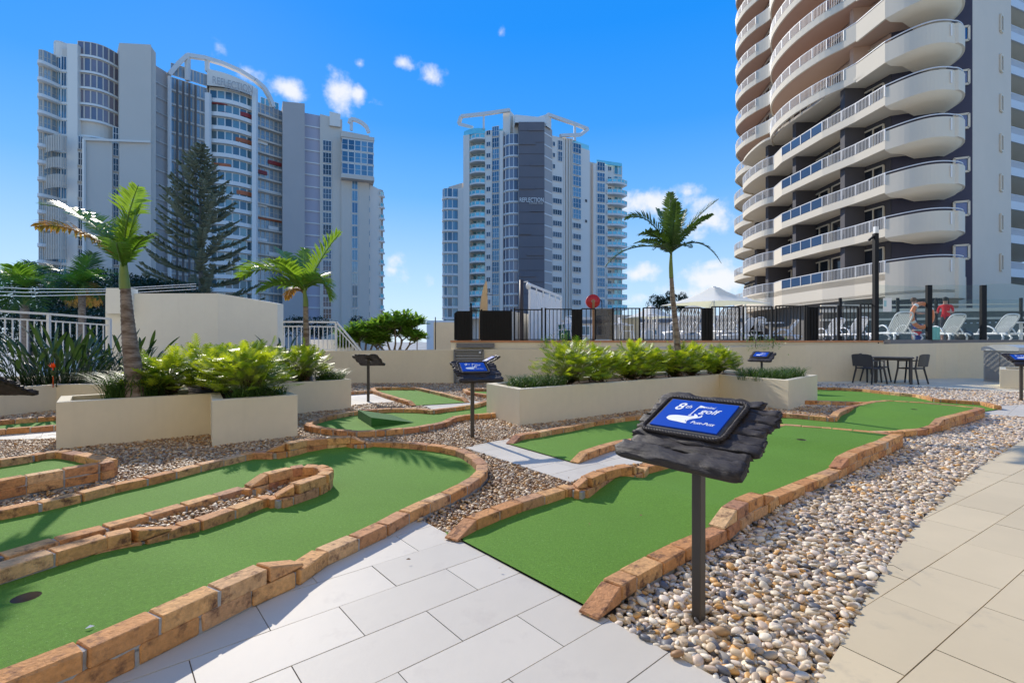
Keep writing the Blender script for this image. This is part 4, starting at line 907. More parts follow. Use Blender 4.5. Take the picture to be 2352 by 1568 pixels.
# ------------------------------------------------------------------ far towers
M_TW = mat('tower_white', (.82, .73, .62), rough=.85, var=.03, scale=.15)
M_TG = mat('tower_grey', (.67, .575, .47), rough=.85, var=.03, scale=.15)
M_TD = mat('tower_slate', (.46, .41, .37), rough=.8, var=.05, scale=.2)
M_TDD = mat('tower_charcoal', (.17, .155, .16), rough=.8, var=.06, scale=.2)
M_BAND = mat('slab_white', (.80, .76, .70), rough=.7, var=.02)
M_BEAM = mat('roof_beam', (.72, .69, .64), rough=.7, var=.03)
M_FIN = mat('bronze_fin', (.07, .055, .05), rough=.5)
def gl(name, ramp, rough=.12, metal=.35): return mat(name, (1, 1, 1), rough=rough, var=.15, scale=.35, ramp=ramp, rand=.05, spec=.8, metal=metal)
GL_B = gl('glass_blue', [(0, (.05, .11, .17)), (.35, (.10, .20, .28)), (.7, (.20, .33, .40)), (1, (.07, .15, .24))])
GL_T = gl('glass_teal', [(0, (.08, .22, .25)), (.4, (.22, .46, .48)), (.75, (.40, .56, .54)), (1, (.12, .30, .33))])
GL_P = gl('glass_mauve', [(0, (.19, .16, .19)), (.4, (.26, .21, .23)), (.75, (.14, .15, .20)), (1, (.30, .25, .26))], .25, .1)
GL_L = gl('glass_pale', [(0, (.26, .33, .38)), (.4, (.34, .40, .44)), (.75, (.22, .30, .36)), (1, (.42, .46, .48))], .2, .15)
GL_D = gl('glass_dark', [(0, (.02, .028, .045)), (.5, (.05, .07, .10)), (1, (.10, .13, .17))], .1, .1)
GL_C = gl('glass_balustrade', [(0, (.16, .58, .66)), (1, (.28, .68, .72))], .1, .1)
M_RED = mat('spandrel_red', (.30, .035, .03), rough=.4, var=.3, scale=.4)
M_ORG = mat('spandrel_orange', (.45, .12, .04), rough=.4, var=.4, scale=.4)
GL_BAY = gl('glass_bay', [(0, (.07, .12, .15)), (.4, (.14, .22, .24)), (.8, (.22, .31, .32)), (1, (.08, .13, .17))])
WC = {}
def win_mesh(w, h, nx, ny, g, fr=None, t=.07):
    key = (round(w, 1), round(h, 1), nx, ny, g.name, fr.name if fr else '')
    if key in WC: return WC[key]
    mb = MB(); mb.box((0, .02, 0), (w-.02, .06, h-.02)); ng = len(mb.f)
    for i in range(nx+1): x = -w/2+w*i/nx; mb.box((x, -.03, 0), (t if 0 < i < nx else t*1.4, .12, h))
    for j in range(ny+1): z = -h/2+h*j/ny; mb.box((0, -.035, z), (w, .11, t if 0 < j < ny else t*1.4))
    me = mb.mesh('window'); me.materials.append(g); me.materials.append(fr or M_BAND)
    for i, p in enumerate(me.polygons): p.material_index = 0 if i < ng else 1
    WC[key] = me; return me
class Tower:
    def __init__(s, label, prof, zb, name='apartment_tower', storey=3.0, z0=2.):
        s.prof = prof; s.zb = zb; x = sum(p[0] for p in prof)/len(prof); s.st = storey; s.z0 = z0
        m = AT(x, CY, s.dep(x)); s.o = thing(name, label, 'building', (m.x, m.y, zb), group='apartment towers on the skyline')
    def dep(s, px):
        P = s.prof
        for (a, da), (b, db) in zip(P[:-1], P[1:]):
            if px <= b: t = (px-a)/(b-a); return da+(db-da)*t
        return P[-1][1]
    def pt(s, px, off=0.): d = s.dep(px)+off; return Vector(((px-CX)/F*d, d))
    def z(s, px, py, off=0.): return EYE+(CY-py)/F*(s.dep(px)+off)
    def front(s, x0, x1, off, bulge, n=10):
        a, b = s.pt(x0, off), s.pt(x1, off)
        if not bulge: return [a, b]
        d = (b-a); nn = Vector((d.y, -d.x)).normalized(); nn = nn if nn.y < 0 else -nn
        return [a.lerp(b, i/n)+nn*bulge*math.sin(math.pi*i/n) for i in range(n+1)]
    def strip(s, x0, x1, ytop, m, off=0., bulge=0., name='wall', back=14., ybot=None, ytop1=None):
        fr = s.front(x0, x1, off, bulge); a, b = fr[0], fr[-1]; d = (b-a).normalized(); nb = Vector((-d.y, d.x)); nb = nb if nb.y > 0 else -nb
        xm = (x0+x1)/2; zt = s.z(xm, ytop, off) if ytop1 is None else None; zb = s.zb if ybot is None else s.z(xm, ybot, off)
        poly = fr+[b+nb*back, a+nb*back]; mb = MB()
        if zt is not None: mb.prism(poly, zb, zt)
        else:
            z0, z1 = s.z(x0, ytop, off), s.z(x1, ytop1, off); n = len(poly); k = len(fr)
            hz = [z0+(z1-z0)*i/(k-1) for i in range(k)]+[z1, z0]; vs = [(p.x, p.y, zb) for p in poly]+[(p.x, p.y, h) for p, h in zip(poly, hz)]
            mb.add(vs, [(i, (i+1) % n, n+(i+1) % n, n+i) for i in range(n)]+[tuple(range(n, 2*n))])
        return mb.build(name, m, s.o)
    def levels(s, x, ytop, ybot, off=0.):
        zt, zb = s.z(x, ytop, off), s.z(x, ybot, off); k = math.ceil((zb-s.z0)/s.st); out = []
        while s.z0+k*s.st < zt: out.append(s.z0+k*s.st); k += 1
        return out
    def bands(s, x0, x1, ytop, ybot, m, off=-.25, bulge=0., h=.35, th=.5, name='floor_slab'):
        fr = s.front(x0, x1, off, bulge); a, b = fr[0], fr[-1]; d = (b-a).normalized(); nb = Vector((-d.y, d.x)); nb = nb if nb.y > 0 else -nb
        poly = fr+[b+nb*(th-off), a+nb*(th-off)]; me = None
        for z in s.levels((x0+x1)/2, ytop, ybot, off):
            if me is None:
                c = sum(poly, Vector((0, 0)))/len(poly); mb = MB(); mb.prism([p-c for p in poly], -h/2, h/2); me = mb.mesh(name); me.materials.append(m)
            l = s.o.location; link(name, me, s.o, (c.x-l.x, c.y-l.y, z-l.z))
    def windows(s, x0, x1, ytop, ybot, g, nx=2, ny=1, cols=1, fill=.92, hh=.72, off=0., bulge=0., fr=None, dz=.5, name='window', every=1, skip=0.):
        f = s.front(x0, x1, off, bulge, max(cols, 1)) if bulge else None; l = s.o.location; rr = random.Random(int(x0*7))
        for li, z in enumerate(s.levels((x0+x1)/2, ytop, ybot, off)):
            if li % every: continue
            for c in range(cols):
                if f: a, b = f[c], f[c+1]
                else: P, Q = s.pt(x0, off), s.pt(x1, off); a, b = P.lerp(Q, c/cols), P.lerp(Q, (c+1)/cols)
                m = (a+b)/2; d = b-a; w = d.length*fill; h = s.st*hh; nn = Vector((d.y, -d.x)).normalized(); nn = nn if nn.y < 0 else -nn
                m = m+nn*.03; link(name, win_mesh(w, h, nx, ny, g, fr), s.o, (m.x-l.x, m.y-l.y, z+s.st*dz-l.z), (0, 0, math.atan2(d.y, d.x)))
    def beam(s, pts, w, h=None, name='roof_beam', m=None, off=0.):
        P = [Vector((*s.pt(x, off), s.z(x, y, off))) for x, y in pts]; mb = MB()
        for a, b in zip(P[:-1], P[1:]): mb.bar(a, b, w, h or w)
        return mb.build(name, m or M_BEAM, s.o)
    def text(s, t, x0, x1, y0, y1, size, m, off=-.5, name='lettering'):
        me = text_mesh(t, size, 0, size*.012); me.materials.append(m); ws = [v.co.x for v in me.vertices]; wd = max(ws)-min(ws)
        a, b = s.pt(x0, off), s.pt(x1, off); d = b-a; l = s.o.location; za, zb_ = s.z(x0, y0, off), s.z(x1, y1, off)
        o = link(name, me, s.o, (a.x-l.x, a.y-l.y, za-l.z)); o.rotation_euler = (R(90), math.atan2(za-zb_, d.length)*0, math.atan2(d.y, d.x)); o.scale = (d.length/wd, 1, 1); return o
T = Tower('broad curved tower lettered REFLECTION TOWER TWO, at the left', [(95, 90), (178, 91), (350, 99), (392, 103), (480, 108), (588, 113), (650, 118), (740, 122), (858, 126), (884, 130)], -10, z0=.7)
# left drum and wing
T.strip(97, 140, 142, GL_L, off=1.2, bulge=2.4, name='glazed_drum'); T.bands(95, 142, 139, 690, M_BAND, off=.4, bulge=3.0, h=.55, th=3)
T.windows(97, 140, 145, 690, GL_L, nx=2, ny=2, cols=5, off=1.15, bulge=2.6, hh=.8, fr=M_TG)
T.strip(128, 162, 112, M_TG, off=.6, name='wall'); T.windows(128, 154, 150, 690, GL_B, nx=2, ny=1, cols=2, off=.55, hh=.84); T.bands(126, 156, 142, 690, M_BAND, off=.3, h=.35)
T.strip(124, 162, 104, M_TW, off=1.4, bulge=1.2, name='roof_drum', ybot=140); T.windows(125, 154, 106, 134, GL_T, cols=3, nx=1, off=1.2, bulge=.9, hh=.7)
mb = MB()
for i in range(13):
    x = 104+i*3.9; p = T.pt(x, -.9-1.6*math.sin(math.pi*(i+2)/18)); 
    for (ya, yb) in ((322, 358), (372, 395), (410, 440), (470, 520), (540, 600)): MB().bar((p.x, p.y, T.z(x, yb)), (p.x, p.y, T.z(x, ya)), .14).build('sun_louvre', M_TG, T.o)
T.strip(154, 178, 101, M_TW, off=-.6, name='white_pier')
T.strip(178, 274, 117, M_TG, off=.3, bulge=1.4, name='curved_wall'); T.windows(179, 273, 135, 317, GL_P, cols=7, nx=1, ny=1, off=.2, bulge=1.5, hh=.80, fr=M_TG); T.bands(178, 274, 132, 330, M_BAND, off=-.1, bulge=1.5, h=.32)
T.strip(192, 258, 320, M_TG, off=-2.0, name='lower_block', back=4); T.beam([(193, 690), (193, 320), (345, 326)], .38, .4, 'white_frame', M_TW, off=-2.2)
T.windows(178.5, 191, 322, 690, GL_D, nx=2, ny=2, off=-.6, hh=.8, fill=.9); T.strip(177, 193, 322, M_TG, off=-.5, back=3, name='wall')
T.strip(258, 275, 322, M_TG, off=-1.2, back=3); T.windows(259, 273, 322, 690, GL_D, nx=2, ny=2, off=-1.25, hh=.82, fill=.9)
T.strip(274, 347, 99, M_TG, off=-2.0, name='blank_wall', ytop1=103); T.strip(347, 358, 107, M_TG, off=-1.4, name='chamfer', ytop1=122)
T.strip(356, 392, 150, M_TD, off=.8, ytop1=172, name='slate_wall'); T.bands(357, 391, 165, 690, M_BAND, off=.5, h=.3)
T.beam([(389.5, 690), (389.5, 176)], .5, .5, 'white_edge', M_BAND, off=-.2)
T.strip(391, 478, 176, GL_L, off=.8, ytop1=205, name='curtain_wall'); T.windows(392, 476, 182, 690, GL_L, cols=5, nx=2, ny=1, off=.7, hh=.82, fr=M_TG); T.bands(391, 477, 190, 690, M_BAND, off=.45, h=.35)
for x in (407, 421, 435, 449): T.beam([(x, 690), (x, 184+(x-407)*.3)], .24, .4, 'vertical_fin', mat('fin_brown', (.17, .14, .12), rough=.5), off=-.3)
T.strip(476, 586, 158, M_TW, off=-.6, ytop1=200, bulge=1.2, name='bay_wall', ybot=210)
T.strip(480, 584, 212, M_TW, off=.5, bulge=1.2, name='bay_core'); T.windows(482, 582, 222, 740, GL_BAY, cols=6, nx=1, ny=1, off=.35, bulge=1.3, hh=.66, dz=.48); T.bands(480, 584, 225, 740, M_BAND, off=-.3, bulge=1.3, h=.85)
for k, (m, ys, a, b) in enumerate([(M_RED, 236, 482, 545), (M_RED, 262, 535, 582), (M_ORG, 320, 515, 582), (M_ORG, 380, 486, 560), (M_RED, 262, 500, 535), (M_ORG, 440, 520, 582)]):
    T.strip(a, b, ys, m, off=.1, bulge=1.1, name='coloured_spandrel', back=.3, ybot=ys+9)
T.beam([(478, 740), (478, 215)], 1., .8, 'bay_edge', M_BAND, off=-.9); T.beam([(585.5, 740), (585.5, 204)], 1., .8, 'bay_edge', M_BAND, off=-.9)
T.text('REFLECTION', 487, 580, 191, 0, 2.3, M_TD, off=-2.3); T.text('TOWER TWO', 514, 580, 205, 0, 1.5, M_TD, off=-2.3)
T.strip(586, 650, 265, GL_L, off=1.6, name='curtain_wall'); T.windows(588, 648, 272, 740, GL_L, cols=6, nx=1, ny=2, off=1.5, hh=.84, fr=M_TG); T.bands(587, 649, 268, 740, M_TG, off=1.2, h=.4)
for (x0, x1, y, m) in [(617, 647, 371, M_RED), (588, 614, 391, M_RED), (588, 648, 498, M_ORG), (617, 640, 520, M_BAND), (588, 614, 466, M_BAND), (588, 646, 437, M_BAND), (590, 615, 323, M_BAND), (618, 646, 580, M_BAND), (588, 614, 547, M_BAND)]: T.strip(x0, x1, y, m, off=1.0, name='coloured_spandrel', back=.4, ybot=y+8)
T.strip(588, 640, 243, M_TW, off=4, name='roof_terrace', back=6, ybot=268); T.windows(598, 640, 246, 262, GL_T, cols=4, nx=1, off=3.9, hh=.7)
T.strip(649, 700, 233, M_TD, off=-1.6, ytop1=238, name='slate_slab'); T.strip(700, 738, 263, mat('tower_mauve', (.50, .46, .50), rough=.85, var=.03, scale=.2), off=.6, name='mauve_wall'); T.bands(700, 737, 270, 740, M_BAND, off=.4, h=.3)
T.strip(735, 786, 262, M_TG, off=-.2, ytop1=275, name='wall'); T.strip(757, 782, 256, M_TW, off=-.8, name='roof_tower', ybot=290, ytop1=262); T.windows(741, 762, 325, 740, GL_D, cols=1, nx=3, ny=2, off=-.3, hh=.86)
T.strip(784, 848, 300, M_TG, off=-.6, ytop1=312, name='wall'); T.windows(808, 822, 412, 745, GL_B, nx=2, ny=1, off=-.65, hh=.88)
T.strip(785, 858, 318, M_TD, off=-2.6, name='corner_glass_box', back=6, ybot=412); T.windows(785, 858, 322, 412, GL_B, cols=5, nx=1, ny=2, off=-2.65, hh=.86); T.bands(784, 859, 318, 414, M_TG, off=-2.8, h=.3)
T.strip(783, 860, 310, M_TG, off=-2.9, name='box_cornice', back=7, ybot=318); T.strip(783, 860, 404, M_TG, off=-2.9, name='box_base', back=7, ybot=411)
T.strip(846, 875, 422, M_TW, off=.4, ytop1=437, name='lit_wall'); T.windows(846, 850, 430, 740, GL_L, nx=1, off=.3, hh=.45, fill=.8)
T.strip(872, 880, 436, M_TD, off=1.2, name='balcony_core'); T.bands(872, 884, 434, 745, M_BAND, off=.2, bulge=.5, h=.4, th=3); T.windows(873, 881, 438, 745, GL_C, nx=1, off=.2, hh=.33, dz=.22)
arc = [(388, 172), (408, 148), (430, 128), (470, 134), (510, 146), (550, 163), (585, 184), (607, 203), (618, 222), (628, 247)]
T.beam(arc, 1.0, .8, 'roof_arc'); T.beam([(431, 130), (431, 186)], .8, .8, 'arc_post'); T.beam([(476, 138), (476, 165)], .7, .7, 'arc_post')
T.beam([(802, 283), (805, 274), (818, 276), (832, 283), (842, 292), (847, 305)], .9, .8, 'roof_arc', M_BEAM, off=-1); T.beam([(807, 276), (807, 300)], .6, .6, 'arc_post', off=-1)

# middle tower
C2 = lambda x: 998.25+x*.3356
D2 = lambda y: 229.9+y*.3356
T = Tower('slim pale tower with a dark stripe lettered REFLECTION, in the middle', [(1018, 138), (1060, 133), (1150, 129), (1190, 127), (1252, 127), (1268, 130), (1330, 134), (1360, 138), (1442, 142)], -10, storey=3.0, z0=1.6)
c = C2; y = D2; yb = 738
T.strip(c(68), c(165), y(640), GL_B, off=.5, bulge=2.6, name='glazed_drum'); T.windows(c(68), c(162), y(655), yb, GL_B, cols=6, nx=1, ny=1, off=.4, bulge=2.6, hh=.78); T.bands(c(64), c(166), y(650), yb, M_BAND, off=.1, bulge=2.9, h=.45, th=2)
T.strip(c(95), c(190), y(580), M_TG, off=3, name='roof_screen', back=5, ybot=y(640)); T.strip(c(158), c(200), y(600), M_TW, off=-.3, name='wall'); T.strip(c(196), c(237), y(240), M_TW, off=-.6, name='wall')
T.strip(c(235), c(350), y(240), M_TW, off=2.2, name='balcony_wall'); T.windows(c(236), c(346), y(250), yb, GL_T, cols=4, nx=1, ny=1, off=2.1, hh=.8); T.bands(c(232), c(348), y(238), yb, M_BAND, off=0, bulge=1.1, h=.4, th=2.6)
T.windows(c(236), c(344), y(252), yb, GL_C, cols=4, nx=1, off=.2, bulge=1., hh=.32, dz=.24, name='balustrade_panel')
T.strip(c(346), c(392), y(210), M_TW, off=-.2, name='wall'); T.windows(c(354), c(384), y(250), yb, GL_D, nx=2, off=-.25, hh=.4, dz=.4); T.strip(c(390), c(446), y(235), M_TG, off=.3, name='wall'); T.windows(c(393), c(443), y(240), yb, GL_B, nx=3, ny=2, off=.2, hh=.86)
T.strip(c(444), c(467), y(210), M_TW, off=-.5, name='pier'); T.strip(c(466), c(577), y(245), M_TD, off=.4, bulge=.8, name='dark_bay'); T.windows(c(468), c(574), y(250), yb, gl('glass_slate', [(0, (.10, .11, .15)), (.5, (.16, .17, .22)), (1, (.24, .24, .27))], .2, .1), cols=4, nx=1, off=.3, bulge=.9, hh=.84); T.bands(c(466), c(576), y(245), yb, M_BAND, off=0, bulge=1., h=.28)
T.strip(c(575), c(752), y(150), M_TDD, off=-1.2, name='charcoal_stripe'); T.bands(c(575), c(752), y(155), yb, M_FIN, off=-1.26, h=.07, th=.2, name='panel_joint')
for (a, b_, yy) in [(640, 752, 190), (577, 690, 285), (660, 752, 430), (577, 690, 590), (655, 752, 745), (577, 660, 900), (630, 750, 1045), (577, 690, 1190)]: T.strip(c(a), c(b_), y(yy), M_TDD, off=-1.45, name='charcoal_panel', back=.3, ybot=y(yy+18))
T.text('REFLECTION', c(580), c(745), y(697), 0, 1.55, M_BAND, off=-1.6); T.text('TOWER ONE', c(645), c(742), y(712), 0, .6, M_TG, off=-1.6)
T.strip(c(751), c(805), y(175), M_TD, off=.2, ytop1=y(205), name='slate_return'); T.bands(c(752), c(803), y(185), yb, M_BAND, off=0, h=.3)
T.strip(c(803), c(882), y(252), M_TW, off=.4, name='wall'); T.windows(c(806), c(872), y(560), yb, GL_D, nx=4, off=.3, hh=.46, dz=.45); T.windows(c(843), c(874), y(320), y(470), GL_D, nx=2, ny=2, off=.3, hh=.86); T.windows(c(808), c(824), y(320), y(500), GL_D, nx=1, off=.3, hh=.4)
T.strip(c(880), c(942), y(262), M_TG, off=.8, name='ribbed_wall')
for q in (884, 902, 922, 938): T.strip(c(q), c(q+7), y(262), M_TW, off=.2, name='rib', back=1)
T.strip(c(940), c(1062), y(320), M_TW, off=-.2, name='wall'); T.windows(c(944), c(1003), y(330), y(870), GL_B, nx=3, ny=2, off=-.3, hh=.86); T.windows(c(944), c(1003), y(880), yb, GL_D, nx=3, off=-.3, hh=.46, dz=.45)
for q in (680, 820): T.strip(c(1034), c(1044), y(q), M_FIN, off=-.25, name='vent', back=.3, ybot=y(q+17))
T.strip(c(1060), c(1112), y(430), M_TG, off=1.4, name='shaded_wall'); T.strip(c(1086), c(1186), y(440), M_TW, off=.2, name='wall'); T.windows(c(1110), c(1166), y(460), yb, GL_B, nx=3, ny=2, off=.1, hh=.80)
T.strip(c(1170), c(1284), y(440), M_TW, off=1.4, name='wall'); T.windows(c(1184), c(1210), y(470), yb, GL_D, nx=2, off=1.3, hh=.4, dz=.55); T.windows(c(1228), c(1280), y(470), yb, GL_T, cols=2, nx=1, off=1.3, hh=.8)
T.bands(c(1180), c(1318), y(520), yb, M_BAND, off=-.3, bulge=1., h=.4, th=2.5); T.windows(c(1182), c(1316), y(525), yb, GL_C, cols=5, nx=1, off=-.2, bulge=1., hh=.30, dz=.24, name='balustrade_panel')
T.strip(c(1110), c(1282), y(420), GL_C, off=.5, name='roof_balustrade', back=.3, ybot=y(442)); T.strip(c(948), c(1056), y(288), GL_C, off=.5, name='roof_balustrade', back=.3, ybot=y(322)); T.strip(c(200), c(345), y(205), GL_C, off=.5, bulge=1, name='roof_balustrade', back=.3, ybot=y(242)); T.strip(c(350), c(470), y(205), GL_C, off=1.5, name='roof_balustrade', back=.3, ybot=y(235))
T.beam([(c(165), y(165)), (c(182), y(112)), (c(335), y(96)), (c(515), y(70))], .8, .8, 'roof_frame'); T.beam([(c(165), y(163)), (c(260), y(188))], .7, .7, 'roof_frame'); T.beam([(c(336), y(98)), (c(336), y(200))], .5, .5, 'roof_frame'); T.strip(c(468), c(516), y(85), M_TW, off=1, ytop1=y(72), name='roof_fin', back=3, ybot=y(240)); 
T.strip(c(535), c(790), y(105), M_TW, off=2, ytop1=y(125), name='roof_box', back=8, ybot=y(260)); T.strip(c(550), c(770), y(100), M_BAND, off=-.8, ytop1=y(122), name='roof_canopy', back=6, ybot=y(150)); T.strip(c(765), c(798), y(98), M_TW, off=-.6, ytop1=y(108), name='roof_fin', back=3, ybot=y(190))
T.beam([(c(772), y(100)), (c(960), y(165)), (c(1048), y(200)), (c(1000), y(238)), (c(860), y(245))], .8, .8, 'roof_frame'); T.beam([(c(960), y(165)), (c(960), y(280))], .6, .6, 'roof_frame')

# ------------------------------------------------------------------ the near apartment block at the right
M_RW = mat('render_white', (.68, .60, .47), rough=.85, var=.03, scale=.5)
M_RG = mat('render_grey', (.66, .55, .43), rough=.9, var=.04, scale=.4)
M_PEACH = mat('render_peach', (.56, .38, .28), rough=.9, var=.03, scale=.5)
M_NAVY = mat('render_navy', (.060, .056, .082), rough=.75, var=.08, scale=.5)
M_CHC = mat('render_charcoal', (.080, .074, .080), rough=.8, var=.08, scale=.5)
M_RAIL = mat('rail_white', (.62, .62, .62), rough=.5, var=.02)
RB = thing('apartment_block', 'high apartment block with wavy white balconies, at the right', 'building', (30, 40, 0))
def arc_pts(P, sub=5): return [Vector(p[:2]) for p in catmull([Vector((x, y, 0)) for x, y in P], sub)]
tip = arc_pts([(30.3, 34.0), (30.0, 32.7), (29.2, 31.65), (28.0, 31.15), (26.9, 31.3), (26.15, 32.1), (25.55, 33.4)])
low_a = [Vector((25.55, 33.4)), Vector((25.3, 36.0)), Vector((24.75, 38.9))]; low_b = [Vector((24.75, 38.9)), Vector((24.4, 44.1))]; low_c = [Vector((24.4, 44.1)), Vector((24.75, 46.1))]
low_d = arc_pts([(24.75, 46.1), (24.25, 47.4), (24.35, 50.3), (25.0, 52.8), (26.6, 54.0)]); low_e = arc_pts([(26.6, 54.0), (26.3, 56), (26.9, 59), (29.2, 61.5)])
up_a = [Vector((25.55, 33.4)), Vector((25.4, 36.0))]; up_b = [Vector((25.4, 36.0)), Vector((25.1, 36.9))]; up_c = arc_pts([(25.1, 36.9), (24.3, 38.6), (23.75, 41.5), (23.95, 44.6), (24.9, 47.0), (26.6, 49.2), (27.4, 50.8)])
up_d = arc_pts([(27.4, 50.8), (27.3, 52.0), (26.7, 53.4)]); up_e = arc_pts([(26.7, 53.4), (26.3, 55.6), (26.8, 58.4), (29.2, 61.5)])
inner = [Vector((31.6, 33.6)), Vector((27.4, 35.3)), Vector((26.8, 38.0)), Vector((26.9, 44.0)), Vector((27.1, 47)), Vector((28.2, 53)), Vector((29.3, 61.5))]
def rib(mb, path, z0, z1, t=.12, zin=None):
    n = len(path); vs = []
    for i, p in enumerate(path):
        d = (path[min(i+1, n-1)]-path[max(i-1, 0)]).normalized(); nn = Vector((d.y, -d.x))*t
        if nn.dot(Vector((1, .3))) < 0: nn = -nn
        vs += [(p.x, p.y, z0), (p.x, p.y, z1), (p.x+nn.x, p.y+nn.y, z1), (p.x+nn.x, p.y+nn.y, z0)]
    fs = [(4*i+e, 4*i+(e+1) % 4, 4*i+4+(e+1) % 4, 4*i+4+e) for i in range(n-1) for e in range(4)]+[(0, 3, 2, 1), (4*n-4, 4*n-3, 4*n-2, 4*n-1)]
    mb.add(vs, fs)
def bars(mb, path, z0, z1, sp=.125, w=.022, post=1.3):
    S = [0.]
    for a, b in zip(path[:-1], path[1:]): S.append(S[-1]+(b-a).length)
    s = 0; k = 0
    while s < S[-1]:
        for i in range(1, len(S)):
            if s <= S[i]: p = path[i-1].lerp(path[i], (s-S[i-1])/(S[i]-S[i-1])); break
        big = (k % 10 == 0); mb.box((p.x, p.y, (z0+z1)/2), ((.06 if big else w), (.06 if big else w), z1-z0)); s += sp; k += 1
def part0(name, mb, m): mb.v = [(v[0]-30, v[1]-40, v[2]) for v in mb.v]; me = mb.mesh(name); me.materials.append(m); return (name, me)
LO, UP = [], []
for lst, A, B, Cc, D_, E_ in ((LO, low_a, low_b, low_c, low_d, low_e), (UP, up_a, up_b, up_c, up_d, up_e)):
    full = tip+A[1:]+B[1:]+Cc[1:]+D_[1:]+E_[1:]; poly = offset(ccw(full+inner[::-1]), .07)
    sl = MB(); sl.prism(poly, -.22, -.01); lst.append(part0('balcony_slab', sl, M_RW if lst is LO else M_PEACH))
    pr = MB(); rib(pr, tip, -.42, .86, .13); tin = offset(ccw(tip+[Vector((30.4, 34.6)), Vector((26.2, 34.2))]), .35)
    lst.append(part0('round_parapet', pr, M_RW)); un = MB(); n = len(tip)
    cen = Vector((28.2, 33.2)); vs = [(p.x, p.y, -.42) for p in tip]+[(*(p+(cen-p)*.13), -.66) for p in tip]+[(*(p+(cen-p)*.42), -.72) for p in tip]+[(cen.x, cen.y+1, -.70)]
    un.add(vs, [(i, i+1, n+i+1, n+i) for i in range(n-1)]+[(n+i, n+i+1, 2*n+i+1, 2*n+i) for i in range(n-1)]+[(2*n+i, 2*n+i+1, 3*n) for i in range(n-1)], True); lst.append(part0('parapet_soffit', un, M_RW))
    sj = MB(); sj.box((28.02, 31.10, .35), (.07, .06, .75)); lst.append(part0('bright_slot', sj, M_BAND)); hr = MB(); rib(hr, full, 1.0, 1.06, .06); lst.append(part0('handrail', hr, M_RAIL))  # pale strip on the parapet, brightness of a narrow slot put into its colour
fs = MB(); rib(fs, low_a+low_b[1:], -.32, .25, .15); rib(fs, low_d, -.32, .25, .15); rib(fs, low_e, -.32, .25, .15); LO.append(part0('fascia', fs, M_RW))
e1_ = MB(); rib(e1_, low_c, -.32, .98, .15); LO.append(part0('end_parapet', e1_, M_RW))
rl = MB(); bars(rl, low_a, .25, 1.02); bars(rl, low_d, .25, 1.02); bars(rl, low_e, .25, 1.02); LO.append(part0('railing_bars', rl, M_RAIL))
M_GLP = mat('balcony_glass', (.045, .09, .17), rough=.08, var=.1, spec=.9, scale=.5); gp = MB(); rib(gp, low_b, .27, .99, .02); LO.append(part0('glass_panel', gp, M_GLP)); gb = MB(); bars(gb, low_b, .25, 1.02, sp=1.3, w=.07); LO.append(part0('glass_frame', gb, M_RAIL))
for (x0, y0, x1) in ((25.35, 37.4, 26.9), (25.0, 43.2, 27.0), (25.2, 48.2, 27.4), (27.3, 54.6, 28.8)): bw = MB(); bw.box(((x0+x1)/2, y0, 1.4), (x1-x0, .5, 2.76)); LO.append(part0('blade_wall', bw, M_CHC))
fs = MB(); rib(fs, up_c, -.32, .25, .15); rib(fs, up_e, -.32, .25, .15); UP.append(part0('fascia', fs, M_RW)); 
e1_ = MB(); rib(e1_, up_a, -.42, .92, .15); UP.append(part0('solid_parapet', e1_, M_RW)); e1_ = MB(); rib(e1_, up_b, -.32, .96, .13); rib(e1_, up_d, -.32, 1.0, .13); UP.append(part0('end_parapet', e1_, M_RW))
rl = MB(); bars(rl, up_c, .25, 1.02); bars(rl, up_e, .25, 1.02); UP.append(part0('railing_bars', rl, M_RAIL))
wl = MB(); wl.prism([Vector((25.9, 37.0)), Vector((27.3, 36.8)), Vector((27.3, 37.4)), Vector((25.9, 37.4))], 0, 2.8); UP.append(part0('blade_wall', wl, M_PEACH))
M_RWN = mat('balcony_window_glass', (.022, .025, .032), rough=.08, var=.1, spec=.6)
for k in range(13):
    z = 5.77+3.0*k
    for name, me in (LO if k < 5 else UP):
        if name == 'balcony_slab' and k == 5: me = LO[0][1]
        if k == 0 and name in ('round_parapet', 'parapet_soffit'): continue
        link(name, me, RB, (0, 0, z), kind='stuff' if name == 'railing_bars' else None)
    up = k >= 5
    zz = z-.01; wm = MB(); wm.prism(inner+[Vector((38, 61.5)), Vector((38, 42.0))], z, z+2.78); wm.build('storey_wall', M_PEACH if up else M_CHC, RB)
    for a, b in zip(inner[2:-1], inner[3:]):
        n = max(1, int((b-a).length/2.2))
        for i in range(n):
            p = a.lerp(b, (i+.5)/n); d = b-a; ang = math.atan2(d.y, d.x); w = (b-a).length/n*.86
            link('window', win_mesh(w, 2.3, 2, 1, M_RWN, M_RW), RB, (p.x-30-.04, p.y-40, z+1.25), (0, 0, ang+math.pi))
    for (t) in (.45,):
        p = inner[1].lerp(inner[2], t); d = inner[2]-inner[1]; link('window', win_mesh(1.6, 2.3, 2, 1, M_RWN, M_RW), RB, (p.x-30-.05, p.y-40, z+1.25), (0, 0, math.atan2(d.y, d.x)+math.pi))
